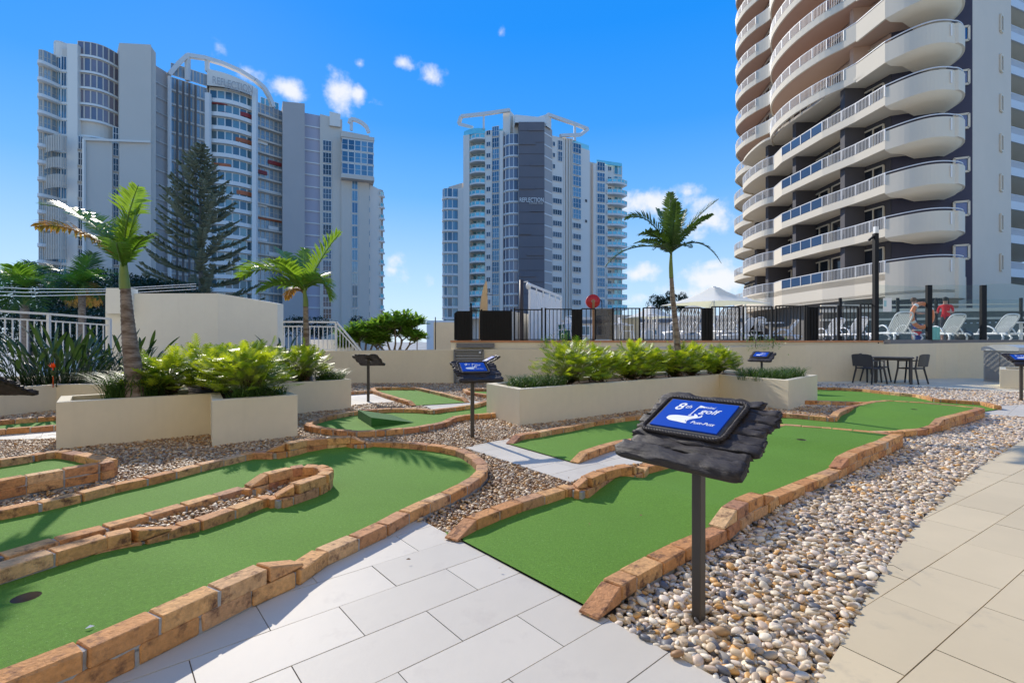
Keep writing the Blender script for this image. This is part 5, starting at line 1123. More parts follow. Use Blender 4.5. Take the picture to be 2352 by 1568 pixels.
# navy and grey end walls
Q0, Q1, Q2 = Vector((31.62, 33.5)), Vector((39.2, 38.3)), Vector((27.42, 35.25))
dn = (Q0-Q2).normalized(); nb = Vector((-dn.y, dn.x))
nv = MB(); nv.prism([Q2+Vector((0, -.04)), Q0+Vector((-.02, -.04)), Q0+nb*.6, Q2+nb*.6], 3.2, 46); nv.build('navy_wall', M_NAVY, RB)
gw = MB(); dg_ = (Q1-Q0).normalized(); ngk = Vector((-dg_.y, dg_.x)); gw.prism([Q0, Q1, Q1+ngk*8, Q0+ngk*3], 0, 46); gw.build('grey_wall', M_RG, RB)
pw = MB(); pw.prism([Q0+Vector((-1.4, -.5)), Q1+Vector((8, 4)), Q1+ngk*5, Q0+ngk*3], 1.0, 5.7); pw.build('podium_wall', M_RG, RB)
GLN = mat('window_sky_blue', (.03, .11, .30), rough=.08, var=.3, scale=.6, spec=.9)
for k in range(13):
    z = 5.77+3*k+1.65
    p = Q2.lerp(Q0, .86); link('window', win_mesh(.8, .95, 1, 1, GLN, M_RW, .09), RB, (p.x-30-.03, p.y-40-.09, z), (0, 0, math.atan2(dn.y, dn.x)))
    p = Q0.lerp(Q1, .70); link('window', win_mesh(.5, 1.2, 1, 1, M_RWN, M_RW, .09), RB, (p.x-30, p.y-40-.05, z-.2), (0, 0, math.atan2(dg_.y, dg_.x)))
# further balconies at the far right
fb = [Vector((44.0, 43.2)), Vector((47.6, 44.6)), Vector((56, 51))]
for k in range(14):
    z = 4.3+3*k; sb = MB(); sb.prism([p-Vector((0, .0)) for p in fb]+[Vector((57, 56)), Vector((44, 50))], z-.25, z); sb.build('far_balcony_slab', M_RW, RB)
    r_ = MB(); bars(r_, fb, z+.1, z+1.0, sp=.16, w=.06); rib(r_, fb, z+1., z+1.06, .06); rib(r_, fb, z-.3, z+.42, .1); r_.build('far_railing', M_RAIL, RB)
MB().prism([Vector((44.5, 47)), Vector((57, 55)), Vector((57, 60)), Vector((40, 60)), Vector((39, 42))], 0, 46).build('far_wall', M_CHC, RB)
# ground floor of the block behind the pool deck
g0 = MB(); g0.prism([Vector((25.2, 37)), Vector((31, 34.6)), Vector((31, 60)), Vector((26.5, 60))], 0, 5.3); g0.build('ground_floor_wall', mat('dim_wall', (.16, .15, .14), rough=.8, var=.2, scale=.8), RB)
fz = MB(); rib(fz, tip, 4.05, 6.64, .14); fz.build('deep_fascia', M_RW, RB); fz = MB(); rib(fz, low_a+low_b[1:]+low_c[1:]+low_d[1:], 4.35, 5.9, .16); fz.build('deep_fascia', M_RW, RB)
sf = MB(); sf.prism(tip+low_a[1:]+low_b[1:]+low_c[1:]+low_d[1:]+inner[::-1][1:], 4.4, 4.6); sf.build('soffit', M_RW, RB)
# unseen cream building added behind the camera to bounce warm sunlight forward
HB = thing('unseen_bounce_block', 'unseen cream building added behind the viewpoint for bounced sunlight', 'building', (0, -9, 0))
MB().box((0, -15, 20), (60, 12, 40)).build('wall', mat('bounce_cream', (.68, .60, .47), rough=.9, var=.03), HB)
for i in range(10):
    for k in range(11): link('window', win_mesh(2.6, 1.7, 2, 1, GL_D, M_RW), HB, (-27+i*6, .04, 2.6+k*3.3), (0, 0, math.pi))
# ------------------------------------------------------------------ the ground beyond and the raised deck
M_WHT = mat('white_paint', (.78, .78, .76), rough=.45, var=.02)
M_BLK = mat('black_powdercoat', (.012, .012, .013), rough=.6, var=.05, spec=.2)
M_PLA = mat('white_plastic', (.80, .80, .78), rough=.35, var=.02)
M_CHRD = mat('charcoal_plastic', (.055, .055, .058), rough=.5, var=.05)
struct('city_ground', MB().add([(-4000, 18.6, -8), (4000, 18.6, -8), (4000, 6000, -8), (-4000, 6000, -8)], [(0, 1, 2, 3)]), mat('city_ground', (.34, .32, .28), rough=.95, var=.4, scale=.05))
def wall(label, poly, z0, z1, m=M_STUC, name='garden_wall', cat='wall', cap=None):
    c = sum((Vector(p[:2]) for p in poly), Vector((0, 0)))/len(poly); o = thing(name, label, cat, (c.x, c.y, z0))
    if isinstance(z1, (int, float)): MB().prism(poly, z0, z1).build('wall_body', m, o)
    else:
        n = len(poly); mb = MB(); mb.add([(p[0], p[1], z0) for p in poly]+[(p[0], p[1], h) for p, h in zip(poly, z1)], [(i, (i+1) % n, n+(i+1) % n, n+i) for i in range(n)]+[tuple(range(n, 2*n))]); mb.build('wall_body', m, o)
    return o
def P2d(px, d): return Vector(((px-CX)/F*d, d))
# tall wall with its sloping top
zt = lambda px, py, d: EYE+(CY-py)/F*d
TWp = [(242, 13.4), (500, 13.9), (637, 14.6)]
poly = [P2d(242, 13.4), P2d(500, 13.9), P2d(637, 14.6), P2d(637, 14.6)+Vector((.05, .28)), P2d(500, 13.9)+Vector((0, .25)), P2d(242, 13.4)+Vector((0, .25))]
hz = [zt(242, 674, 13.4), zt(500, 673.5, 13.9), zt(637, 697, 14.6)]; M_ST2 = mat('stucco_pale', (.80, .77, .66), rough=.9, big=.04, bigs=.8, streak=.03, var=.02, scale=8, bump=.0015, bscale=160, spec=.15); tw = wall('tall cream wall with a sloping top between the two white railings', poly, -.05, hz+hz[::-1], M_ST2)
a = P2d(249, 13.38); MB().box((a.x+.28, a.y+.12, zt(249, 662, 13.4)-.35), (.62, .34, .7)).build('wall_pier', M_ST2, tw)
# low back wall, curving towards the viewer at the right
bwl = [(640, 14.8, 806), (800, 14.9, 805.5), (1045, 14.9, 802.5)]
fr_ = [P2d(p, d) for p, d, _ in bwl]; poly = fr_+[p+Vector((0, .25)) for p in fr_[::-1]]; hh = [zt(p, y, d) for p, d, y in bwl]
wall('low cream back wall below the frangipani', poly, -.05, hh+hh[::-1])
rw = [(1112, 14.9, 802), (1300, 15.0, 801), (1500, 15.2, 799.5), (1700, 15.35, 796), (1850, 15.4, 792.5), (1960, 15.7, 791), (2060, 16.1, 789.5), (2110, 16.5, 788.8), (2150, 16.8, 788), (2200, 16.9, 787.5), (2270, 16.8, 786.5), (2352, 16.6, 785.5), (2500, 16.3, 785)]
fr_ = [P2d(p, d) for p, d, _ in rw]; hh = [zt(p, y, d) for p, d, y in rw]; wall('long cream wall under the pool deck, behind the patio table', fr_+[p+Vector((0, .25)) for p in fr_[::-1]], -.05, hh+hh[::-1])
lw = [P2d(1045, 14.95), P2d(1112, 14.95)]; wall('short piece of wall around the grey louvred door', lw+[lw[1]+Vector((0, .2)), lw[0]+Vector((0, .2))], -.05, 1.03)
# louvred door
ld = thing('louvre_door', 'grey louvred service door in the back wall behind the 9th sign', 'door', (*P2d(1078, 14.85), 0)); gm = mat('louvre_grey', (.20, .20, .195), rough=.5)
mbf = MB(); x0, x1 = P2d(1044, 14.85).x, P2d(1110, 14.85).x
for x in (x0, x1): mbf.box((x, 14.86, .51), (.05, .07, 1.02))
mbf.box(((x0+x1)/2, 14.86, 1.0), (x1-x0, .07, .05)); mbf.box(((x0+x1)/2, 14.86, .04), (x1-x0, .07, .05)); mbf.build('door_frame', gm, ld)
for i in range(10): MB().box(((x0+x1)/2, 14.87, .11+i*.092), (x1-x0-.06, .012, .088), M=Matrix.Rotation(R(-22), 3, 'X')).build('slat', gm, ld)
MB().tube([(x1-.1, 14.83, .93), (x1-.1, 14.80, .93)], .035, 12).build('lock', M_WHT, ld)
# deck
M_DECK = mat('deck_tile', (.50, .47, .43), rough=.7, var=.08, scale=2)
dk = [P2d(1037, 15.25), P2d(1045, 15.15), P2d(1500, 15.5), P2d(1850, 15.85), P2d(2028, 16.3), P2d(2110, 16.9), P2d(2160, 17.2), P2d(2500, 16.8), Vector((60, 34)), Vector((38, 37.9)), Vector((30, 33)), Vector((24, 33)), Vector((23, 60)), Vector((-1, 60))]
pd_ = MB(); pd_.prism(dk, -8, 1.25); struct('pool_deck', pd_, M_DECK)
cp = MB(); rib(cp, [p+Vector((-.03, -.06)) for p in dk[:5]], 1.245, 1.30, .2); cop = cp.build('brick_coping', mat('coping', (.50, .22, .10), rough=.8, var=.2, scale=6, rand=.1), kind='structure')
st_ = MB(); rib(st_, [p+Vector((0, -.03)) for p in dk[:5]], .9, 1.244, .1); st_.build('deck_upstand', M_STUC, kind='structure')
kb = MB(); rib(kb, [p+Vector((0, -.06)) for p in dk[4:8]], 1.16, 1.33, .2); kb.build('deck_edge_beam', mat('beam_grey', (.17, .165, .165), rough=.6), kind='structure')
MB().box((P2d(1092, 15.0).x, 15.05, 1.15), (1.16, .2, .13)).build('deck_edge_beam', mat('beam_grey', (.1, .1, .1)), kind='structure')
# ------------------------------------------------------------------ white railings
def railing(label, pts, h0, h1, n_per=.115, posts=(0, -1), name='railing', m=M_WHT, top=(.07, .05)):
    """pts: 3-D points along the top rail; h0: bar length below"""
    o = thing(name, label, 'railing', (pts[0][0], pts[0][1], pts[0][2]-h0)); tp = MB(); 
    for a, b in zip(pts[:-1], pts[1:]): tp.bar(a, b, *top)
    tp.build('top_rail', m, o); lo = MB(); l2 = MB()
    for a, b in zip(pts[:-1], pts[1:]):
        A, B = Vector(a), Vector(b); lo.bar(A-Vector((0, 0, h1)), B-Vector((0, 0, h1)), .035); l2.bar(A-Vector((0, 0, h0-.06)), B-Vector((0, 0, h0-.06)), .04)
        n = int((B-A).length/n_per)
        for i in range(1, n): p = A.lerp(B, i/n); MB().bar(p-Vector((0, 0, h0-.06)), p-Vector((0, 0, h1)), .022).build('baluster', m, o)
    lo.build('lower_rail', m, o); l2.build('bottom_rail', m, o)
    for p in pts: MB().bar(Vector(p)-Vector((0, 0, h0)), Vector(p), .06).build('post', m, o)
    return o
A_ = lambda px, py, d: AT(px, py, d)
railing('white balustrade at the left edge above the planter', [A_(-60, 711, 10.6), A_(112, 721, 11.4), A_(252, 732, 12.2)], 1.06, .16)
railing('white stair balustrade dropping down right of the tall wall', [A_(643, 739, 14.9), A_(702, 739, 14.95), A_(772, 740, 15.)], .90, .14)
st = thing('railing', 'sloping white stair handrail left of the frangipani', 'railing', tuple(A_(775, 800, 15.))); a, b = A_(774, 740, 15.), A_(830, 806, 15.); MB().bar(a, b, .06, .05).build('top_rail', M_WHT, st); MB().bar(a-Vector((0, 0, .16)), b-Vector((0, 0, .12)), .035).build('lower_rails', M_WHT, st)
for i in range(1, 8): p = a.lerp(b, i/8); MB().bar((p.x, p.y, p.z-.1), (p.x, p.y, .9), .02).build('baluster', M_WHT, st)
wb = thing('stair_block', 'low white block seen through the stair balustrade', 'wall', tuple(A_(765, 790, 16))); MB().box(A_(765, 792, 16), (1.5, .5, .35)).build('block', M_WHT, wb)
# wires
wr_ = thing('overhead_wires', 'three pale overhead wires in front of the trees at the left', 'wires', (-14, 20, 5))
for (ya, yb_, yc) in ((657, 663, 664), (669, 671.5, 669), (678, 680, 676)):
    MB().tube([A_(-80, ya-2, 20), A_(60, yb_, 20), A_(242, yc, 20), A_(450, yc-12, 20)], .014, 5).build('wire', M_WHT, wr_)
# ------------------------------------------------------------------ black pool fence, panel by panel
pf = thing('pool_fence', 'black pool fence along the deck edge with barred and solid panels', 'fence', (6, 15.7, 1.28))
def edge_at(px):
    P = dk[:8]
    for a, b in zip(P[:-1], P[1:]):
        ta, tb = (px-CX)/F, None; d = b-a; den = d.x-ta*d.y
        if abs(den) < 1e-6: continue
        s = (ta*a.y-a.x)/den
        if -.02 <= s <= 1.02: q = a+d*s; return q+Vector((0, .12))
    return P2d(px, 15.9)
def fpanel(x0, x1, kind, y0=709, y1=778, q0=None, q1=None):
    a = q0 or edge_at(x0); b = q1 or edge_at(x1); za, zb = 1.33, zt(x0, y0, a.y); L_ = (b-a).length
    if kind == 'bars':
        fm = MB(); A3, B3 = Vector((*a, 0)), Vector((*b, 0)); up = Vector((0, 0, 1))
        fm.bar(A3+up*zb, B3+up*zb, .035); fm.bar(A3+up*za, B3+up*za, .035); fm.bar(A3+up*za, A3+up*zb, .04); fm.bar(B3+up*za, B3+up*zb, .04); f = fm.build('panel_frame', M_BLK, pf)
        n = max(2, int(L_/.115))
        for i in range(1, n): p = A3.lerp(B3, i/n); MB().bar(p+up*za, p+up*zb, .023).build('bar', M_BLK, f)
    elif kind == 'solid':
        sm_ = MB(); rib(sm_, [a, b], za-.03, zb, .03); n = int(L_/.09)
        for i in range(n+1): p = a.lerp(b, i/n); sm_.box((p.x, p.y-.01, (za+zb)/2), (.02, .03, zb-za))
        sm_.build('solid_panel', M_BLK, pf)
    elif kind == 'tint': sm_ = MB(); rib(sm_, [a, b], za, zb, .012); sm_.build('tinted_panel', glassmat('tint_glass', (.05, .04, .035), .72), pf)
def fpost(px, y0=705, w=.05, y1=786): a = edge_at(px); MB().box((a.x, a.y, (1.2+zt(px, y0, a.y))/2), (w, w, zt(px, y0, a.y)-1.2)).build('post', M_BLK, pf)
c3 = lambda x: 998+x*.2701
fpanel(0, 0, 'solid', 720, q0=P2d(1044, 16.9), q1=P2d(1050, 15.6)); fpanel(1050, c3(300), 'solid', 714); fpost(c3(308), 696); fpanel(c3(315), c3(388), 'bars', 713); fpanel(c3(400), c3(652), 'solid', 713); fpost(c3(398), 710); fpost(c3(652), 710)
fpanel(c3(680), c3(915), 'bars', 711); fpanel(c3(947), c3(1175), 'bars', 710); fpanel(c3(1175), c3(1255), 'solid', 710); fpanel(c3(1257), c3(1372), 'bars', 709); fpanel(c3(1375), c3(1522), 'tint', 708.5); fpanel(c3(1524), c3(1752), 'bars', 708); fpanel(c3(1785), c3(2288), 'bars', 707); fpanel(c3(2290), 1640, 'solid', 707)
c4 = lambda x: 1573+x*.3313
fpanel(c4(197), c4(388), 'bars', 704.5); fpanel(c4(418), c4(617), 'bars', 703.5); fpanel(c4(645), c4(815), 'bars', 702.5); fpost(c4(848), 701); fpost(c4(862), 703); fpanel(c4(870), c4(933), 'solid', 705); fpanel(c4(937), c4(1055), 'bars', 705); fpost(c4(1080), 701); fpanel(c4(1088), c4(1215), 'bars', 703); fpanel(c4(1236), c4(1318), 'bars', 699)
for q in (c3(680), c3(915), c3(945), c3(1524), c3(1752), c3(1784), c4(390), c4(418), c4(617), c4(645), c4(1218), c4(1236)): fpost(q, 707)
# camera pole, lamp pole
cp_ = thing('camera_pole', 'dark pole carrying a white dome camera behind the fence', 'pole', (*P2d(1198, 17), 1.25)); b = P2d(1198, 17)
MB().tube([(b.x, b.y, 1.25), (b.x, b.y, zt(1198, 643, 17))], .075, 12).build('pole', mat('pole_brown', (.05, .04, .04), rough=.5), cp_); m_ = MB(); zc = zt(1198, 648, 17); m_.tube([(b.x, b.y, zc), (b.x+.22, b.y, zc+.02)], .02, 8); m_.build('arm', M_WHT, cp_)
MB().lathe((b.x+.24, b.y, zc-.2), [(.001, -.06), (.05, -.045), (.075, 0), (.09, .01), (.09, .09), (.07, .15), (.03, .19), (.001, .2)], 14).build('dome_camera', M_WHT, cp_)
lp = thing('lamp_pole', 'tall black pole where the barred fence meets the glass fence', 'pole', (*P2d(2011, 16.3), 1.2)); b = P2d(2011, 16.3); zc = zt(2011, 528, 15.75)
MB().box((b.x, b.y, (1.2+zc)/2), (.13, .13, zc-1.2)).build('pole', M_BLK, lp); MB().box((b.x, b.y-.02, zc+.12), (.12, .1, .22)).build('camera_head', M_WHT, lp); MB().bar((b.x-.22, b.y, zc-.22), (b.x+.05, b.y, zc), .06).build('bracket', M_BLK, lp); MB().box((b.x+.38, b.y-.02, zt(2030, 700, 16.3)), (.28, .01, .45)).build('notice', M_WHT, lp)
MB().box((b.x+.30, b.y-.03, zt(2030, 700, 16.3)+.04), (.08, .01, .2)).build('notice_print', mat('pale_cyan', (.35, .6, .65)), lp)
# glass fence
gf = thing('glass_fence', 'glass pool fence with black posts at the right end of the deck', 'fence', (14, 15.9, 1.28)); GLS = glassmat('clear_glass', (.25, .33, .33), .05)
def gpan(x0, x1, y0, y1): 
    a, b = edge_at(x0), edge_at(x1); mb = MB(); rib(mb, [a, b], 1.34, zt((x0+x1)/2, (y0+y1)/2, (a.y+b.y)/2), .012); mb.build('glass_pane', GLS, gf)
gpan(2018, 2132, 657, 656); gpan(2146, 2257, 655, 654); gpan(2272, 2372, 652, 651)
for x in (2139, 2264.5): a = edge_at(x); MB().box((a.x, a.y-.02, (1.3+zt(x, 655, a.y))/2), (.17, .1, zt(x, 655, a.y)-1.3)).build('post', M_BLK, gf)
gf2 = thing('glass_fence', 'second glass fence with black posts farther back beyond the pool', 'fence', (22, 26, 1.28)); ps = [(1930, 24), (2062, 24.5), (2150, 25), (2176, 25), (2345, 25.5)]
for (xa, da), (xb, db) in zip(ps[:-1], ps[1:]): mb = MB(); rib(mb, [P2d(xa, da), P2d(xb, db)], 1.3, zt(xa, 686, da), .012); mb.build('glass_pane', GLS, gf2)
for x, dd in ps: a = P2d(x, dd); MB().box((a.x, a.y, (1.25+zt(x, 684, dd))/2), (.12, .08, zt(x, 684, dd)-1.25)).build('post', M_BLK, gf2)
# dark building front with dotted lights behind the pool, pale bands
pb = thing('pool_pavilion', 'low dark pavilion with pale bands behind the loungers', 'building', (25, 31, 1.25))
MB().prism([P2d(1890, 31), P2d(2500, 28.5), P2d(2500, 31.5), P2d(1890, 33)], 1.2, 3.25).build('wall', mat('pavilion_dark', (.10, .105, .10), rough=.5, var=.3, scale=1.5), pb)
for (ya, yb_, h) in ((714, 709, .20), (735, 728, .12), (702, 697, .08)): a, b = P2d(1885, 30.8), P2d(2500, 28.3); MB().bar((*a, zt(1885, ya, 30.8)), (*b, zt(2500, yb_, 28.3)), .2, h).build('band', M_RW, pb)
for i in range(34): x = 1905+i*14; dd = 30.85-(x-1890)/610*2.5; p = P2d(x, dd); MB().cyl((p.x, p.y-.12, zt(x, 752-(x-1905)*.028, dd)), .05, .06, 6).build('rim_light', M_WHT, pb)
# white corrugated screen and beige walls behind the fence
ws = thing('screen_wall', 'white corrugated screen with a sloping top behind the fence', 'wall', (*P2d(1253, 20), 1.25)); mb = MB(); a, b = P2d(1216, 19), P2d(1289, 22); n = 34
vs = []
for i in range(n+1):
    p = a.lerp(b, i/n)+Vector((0, .05*(i % 2))); x = 1216+73*i/n; ztop = zt(x, 662+(x-1216)*.385, p.y); vs += [(p.x, p.y, 1.2), (p.x, p.y, ztop)]
mb.add(vs, [(2*i, 2*i+2, 2*i+3, 2*i+1) for i in range(n)]); mb.build('corrugated_sheet', M_WHT, ws); fm = MB(); A3, B3 = Vector((*a, zt(1216, 653, 19))), Vector((*b, zt(1289, 682, 22))); fm.bar(A3, B3, .08); fm.bar(Vector((*a, 1.25)), A3, .08); fm.bar(Vector((*b, 1.25)), B3, .06)
for i in range(1, 5): q = A3.lerp(B3, i/5); fm.bar(q, q-Vector((0, 0, .3)), .05)
fm.build('screen_frame', M_WHT, ws)
M_BGE = mat('beige_wall', (.50, .46, .38), rough=.9, var=.04)
wall('beige wall dropping to the right behind the camera pole', [P2d(1170, 18.5), P2d(1330, 25), P2d(1330, 25.3), P2d(1170, 18.9)], 1.2, [zt(1170, 714, 18.5), zt(1330, 740, 25), zt(1330, 740, 25), zt(1170, 714, 18.5)], M_BGE)
wall('small cream wall behind the frangipani', [P2d(996, 19), P2d(1046, 19), P2d(1046, 19.3), P2d(996, 19.3)], -2, zt(1020, 740, 19), M_STUC)
wall('pale rendered wall glimpsed through the middle fence panels', [P2d(1400, 26), P2d(1470, 27), P2d(1470, 27.5), P2d(1400, 26.5)], 1.2, zt(1430, 722, 26), M_BGE)
wall('white parapet roof edge far behind the frangipani', [P2d(980, 60), P2d(1046, 60), P2d(1046, 61), P2d(980, 61)], -6, zt(1010, 736, 60), M_WHT)
pod = thing('podium_building', 'low white and grey building behind the umbrellas on the far side of the pool', 'building', (*P2d(1600, 48), 1)); 
MB().prism([P2d(1330, 50), P2d(1720, 46), P2d(1720, 54), P2d(1330, 56)], -6, zt(1560, 726, 48)).build('wall', M_TW, pod); MB().prism([P2d(1325, 49.8), P2d(1725, 45.8), P2d(1725, 46), P2d(1325, 50)], zt(1560, 741, 48), zt(1560, 733, 48)).build('band', mat('slate_band', (.14, .17, .2)), pod)
for i in range(9): p = P2d(1345+i*42, 49.8-i*.42); link('window', win_mesh(1.3, .9, 2, 1, GL_B, M_WHT), pod, (p.x-pod.location.x, p.y-pod.location.y-.05, zt(1500, 758, 48)-1))
# ------------------------------------------------------------------ umbrellas
def umbrella(label, px, d, ytop, yedge, hw, n=4, polex=None):
    o = thing('umbrella', label, 'umbrella', (*P2d(px, d), 1.25), group='white pool umbrellas'); c = P2d(px, d); zt_, ze = zt(px, ytop, d), zt(px, yedge, d); w = hw/F*d
    mb = MB(); k = 8; rows = 5; vs = [];
    ring = []
    for j in range(4*k):
        s = j/k; e = int(s); f = s-e; cr = [(-1, -1), (1, -1), (1, 1), (-1, 1), (-1, -1)]; p = Vector(cr[e]).lerp(Vector(cr[e+1]), f); sag = .12*math.sin(math.pi*f); ring.append((p*(1-sag*.35), sag))
    rows = [(.05, 0), (.10, .02), (.22, .25), (.45, .56), (.75, .84), (1., 1.)]
    for r_, hh_ in rows:
        for p, sag in ring: q = Matrix.Rotation(R(28), 2) @ (p*r_*w*.78); vs.append((c.x+q.x, c.y+q.y, zt_+(ze-zt_)*hh_+sag*r_*.5))
    m = len(ring); mb.add(vs, [(i*m+j, i*m+(j+1) % m, (i+1)*m+(j+1) % m, (i+1)*m+j) for i in range(len(rows)-1) for j in range(m)], True)
    mb.build('canopy', mat('canvas', (.80, .79, .77), rough=.9, var=.02, trans=.3), o); MB().tube([(c.x, c.y, 1.25), (c.x, c.y, zt_)], .04, 10).build('pole', M_WHT, o)
    for e in range(4): a = R(28+45+90*e); mb2 = MB(); mb2.tube([(c.x, c.y, ze+(zt_-ze)*.35), (c.x+math.cos(a)*w*1.05, c.y+math.sin(a)*w*1.05, ze+.02)], .018, 6); mb2.build('rib', M_WHT, o)
    MB().cyl((c.x, c.y, zt_-.06), .09, .1, 10).build('cap', M_WHT, o)
umbrella('large white umbrella with a peaked canopy by the near apartment block', 1640, 22, 660, 700, 108); umbrella('smaller white umbrella left of the slim palm', 1497, 26, 703, 731, 62); umbrella('pale umbrella partly hidden at the right of the large one', 1712, 27, 684, 692, 42)
# red hose reel on a post
hr = thing('hose_reel', 'round red hose reel on a rusty post behind the fence', 'hose reel', (*P2d(1363, 16.6), 1.25)); b = P2d(1362, 16.6); z_ = zt(1362, 692, 16.6)
MB().tube([(b.x, b.y-.05, z_), (b.x, b.y+.12, z_)], .235, 28).build('drum', mat('reel_red', (.50, .025, .02), rough=.4), hr); MB().tube([(b.x, b.y-.08, z_), (b.x, b.y-.03, z_)], .06, 12).build('hub', M_BGE, hr); MB().box((b.x, b.y-.09, (1.25+z_)/2+.02), (.075, .05, z_-1.2)).build('post', mat('rust', (.30, .16, .07), rough=.8, var=.3, scale=6), hr)
MB().tube([(b.x+.2, b.y, z_+.1), (b.x+.3, b.y, z_), (b.x+.31, b.y, z_-.4)], .015, 6).build('hose', M_BLK, hr)
# surfboard shower post
sb = thing('surfboard', 'tan surfboard standing on end behind the fence', 'surfboard', (*P2d(1110, 16.4), 1.25)); b = P2d(1110, 16.4); mb = MB(); z0_, z1_ = 1.3, zt(1112, 645, 16.4); n = 16; P_ = []; 
for i in range(n+1): t = i/n; P_.append((b.x+.10*(t**3), b.y, z0_+(z1_-z0_)*t))
mb.tube(P_, [.16*max(.03, (1-(i/n)**2.6))**.62 for i in range(n+1)], 14, squash=1); mb.v = [(v[0], b.y+(v[1]-b.y)*.2, v[2]) for v in mb.v]; mb.build('board', mat('surf_tan', (.62, .42, .22), rough=.35, var=.12, scale=3), sb)
MB().tube([(b.x+.12, b.y-.05, zt(1118, 676, 16.4)), (b.x+.32, b.y-.05, zt(1118, 678, 16.4))], .012, 6).build('shower_arm', M_BLK, sb)
gbn = thing('green_bin', 'dark green bin glimpsed behind the fence', 'bin', (*P2d(1299, 19), 1.25)); MB().cyl((*P2d(1299, 19), 1.25), .24, .62, 16, .28).build('body', mat('bin_green', (.01, .12, .07), rough=.4), gbn); MB().cyl((*P2d(1299, 19), 1.87), .29, .05, 16).build('lid', mat('bin_green', (.01, .12, .07)), gbn)
# ------------------------------------------------------------------ loungers
def lounger_proto(label, loc, rz, s=1., recl=.62):
    o = thing('sun_lounger', label, 'sun lounger', loc, rz, 'white plastic sun loungers on the pool deck'); o.scale = (s, s, s)
    mb = MB()
    for sy in (-.31, .31): mb.tube([(-1.0, sy, .30), (0, sy, .32), (.62, sy, .30), (.72, sy, .24)], .032, 8)
    mb.build('side_rails', M_PLA, o, world=False)
    for i in range(9): MB().cbox((-.92+i*.115, 0, .325), (.085, .58, .018), .004).build('seat_slat', M_PLA, o, world=False)
    bk = MB(); ang = recl; L_ = .86; dx, dz = math.cos(ang), math.sin(ang); P0 = Vector((.12, 0, .33))
    pts = [P0+Vector((0, -.29, 0)), P0+Vector((dx*.6, -.30, dz*.6)), P0+Vector((dx*.8, -.25, dz*.8)), P0+Vector((dx*L_, -.13, dz*L_)), P0+Vector((dx*L_, .13, dz*L_)), P0+Vector((dx*.8, .25, dz*.8)), P0+Vector((dx*.6, .30, dz*.6)), P0+Vector((0, .29, 0))]
    bk.tube(catmull(pts, 4), .028, 8); bk.build('back_frame', M_PLA, o, world=False)
    for i in range(9):
        y_ = -.235+i*.059; q = .80 if abs(i-4) < 4 else .70; MB().bar(P0+Vector((0, y_, 0)), P0+Vector((dx*q, y_, dz*q)), .036, .014, up=(-dz, 0, dx)).build('back_slat', M_PLA, o, world=False)
    for sx, sy in ((-.85, -.31), (-.85, .31), (.5, -.31), (.5, .31)): MB().tube([(sx, sy, .31), (sx+(.16 if sx < 0 else .06), sy*1.04, .16), (sx+(.02), sy*1.06, 0)], [.035, .03, .034], 8).build('leg', M_PLA, o, world=False)
    for sy in (-.36, .36): MB().tube(catmull([Vector((-.42, sy, .34)), Vector((-.30, sy, .52)), Vector((-.02, sy, .60)), Vector((.22, sy, .50)), Vector((.34, sy, .34))], 4), .026, 8).build('armrest', M_PLA, o, world=False)
    return o
def on_deck(px, d): return (*P2d(px, d), 1.26)
lg = lounger_proto('white lounger just right of the tall black pole', on_deck(2052, 17.7), R(-95), 1.0, .95)
def lounge(label, px, d, rz, s=.95): return copy_tree(lg, on_deck(px, d), R(rz), label, scale=(s, s, s))
lounge('white lounger with a turquoise towel behind the lifebuoy', 2172, 18.0, -92); lounge('white lounger right of the second glass-fence post', 2290, 18.0, -90); lounge('white lounger end cut off by the right edge', 2385, 18.0, -90)
lounge('small far lounger left of the black pole', 1957, 20, -85, .95); lounge('far lounger behind the last barred panel', 1905, 21, -85, .95); lounge('lounger with its back to the fence behind the slim palm', 1572, 16.9, -86, 1.12); lounge('lounger with its back to the fence right of the black panel', 1658, 16.9, -86, 1.12); lounge('low folded lounger behind the fence near the second umbrella', 1700, 19, -60, .85); lounge('pale lounger partly seen through the right barred panels', 1800, 20, -40, .85)
# white plastic chairs and tables on the deck
def pchair(label, px, d, rz, s=1.):
    o = thing('plastic_chair', label, 'chair', on_deck(px, d), R(rz), 'white plastic chairs on the pool deck'); mb = MB()
    MB().cbox((0, 0, .43), (.48, .46, .03), .01).build('seat', M_PLA, o, world=False)
    for sx, sy in ((-.2, -.2), (.2, -.2), (-.2, .2), (.2, .2)): MB().tube([(sx, sy, .43), (sx*1.2, sy*1.2, 0)], .024, 6).build('leg', M_PLA, o, world=False)
    for i in range(5): MB().bar((-.17+i*.085, .21, .46), (-.17+i*.085, .30, .88), .05, .012, up=(0, 1, 0)).build('back_slat', M_PLA, o, world=False)
    MB().tube([(-.21, .22, .45), (-.22, .30, .88), (-.1, .32, .93), (.1, .32, .93), (.22, .30, .88), (.21, .22, .45)], .022, 6).build('back_frame', M_PLA, o, world=False)
    for sx in (-.25, .25): MB().tube([(sx, -.2, .43), (sx, -.2, .66), (sx, .26, .68)], .02, 6).build('armrest', M_PLA, o, world=False)
    return o
pchair('white chair by the green bin', 1292, 17.6, -60); pchair('tall-backed white chair under the smaller umbrella', 1492, 17.2, 180); pchair('white chair under the large umbrella', 1735, 19, 190); pchair('white chair beside a white table in the middle of the fence', 1440, 19.5, 90)
def ptable(label, px, d):
    o = thing('pool_table_white', label, 'table', on_deck(px, d), group='white tables on the pool deck'); MB().cyl((0, 0, .70), .45, .03, 20).build('tabletop', M_PLA, o, world=False); MB().cyl((0, 0, 0), .05, .7, 10).build('stem', M_PLA, o, world=False); MB().cyl((0, 0, 0), .25, .03, 14).build('base', M_PLA, o, world=False); o.name = 'round_table'; return o
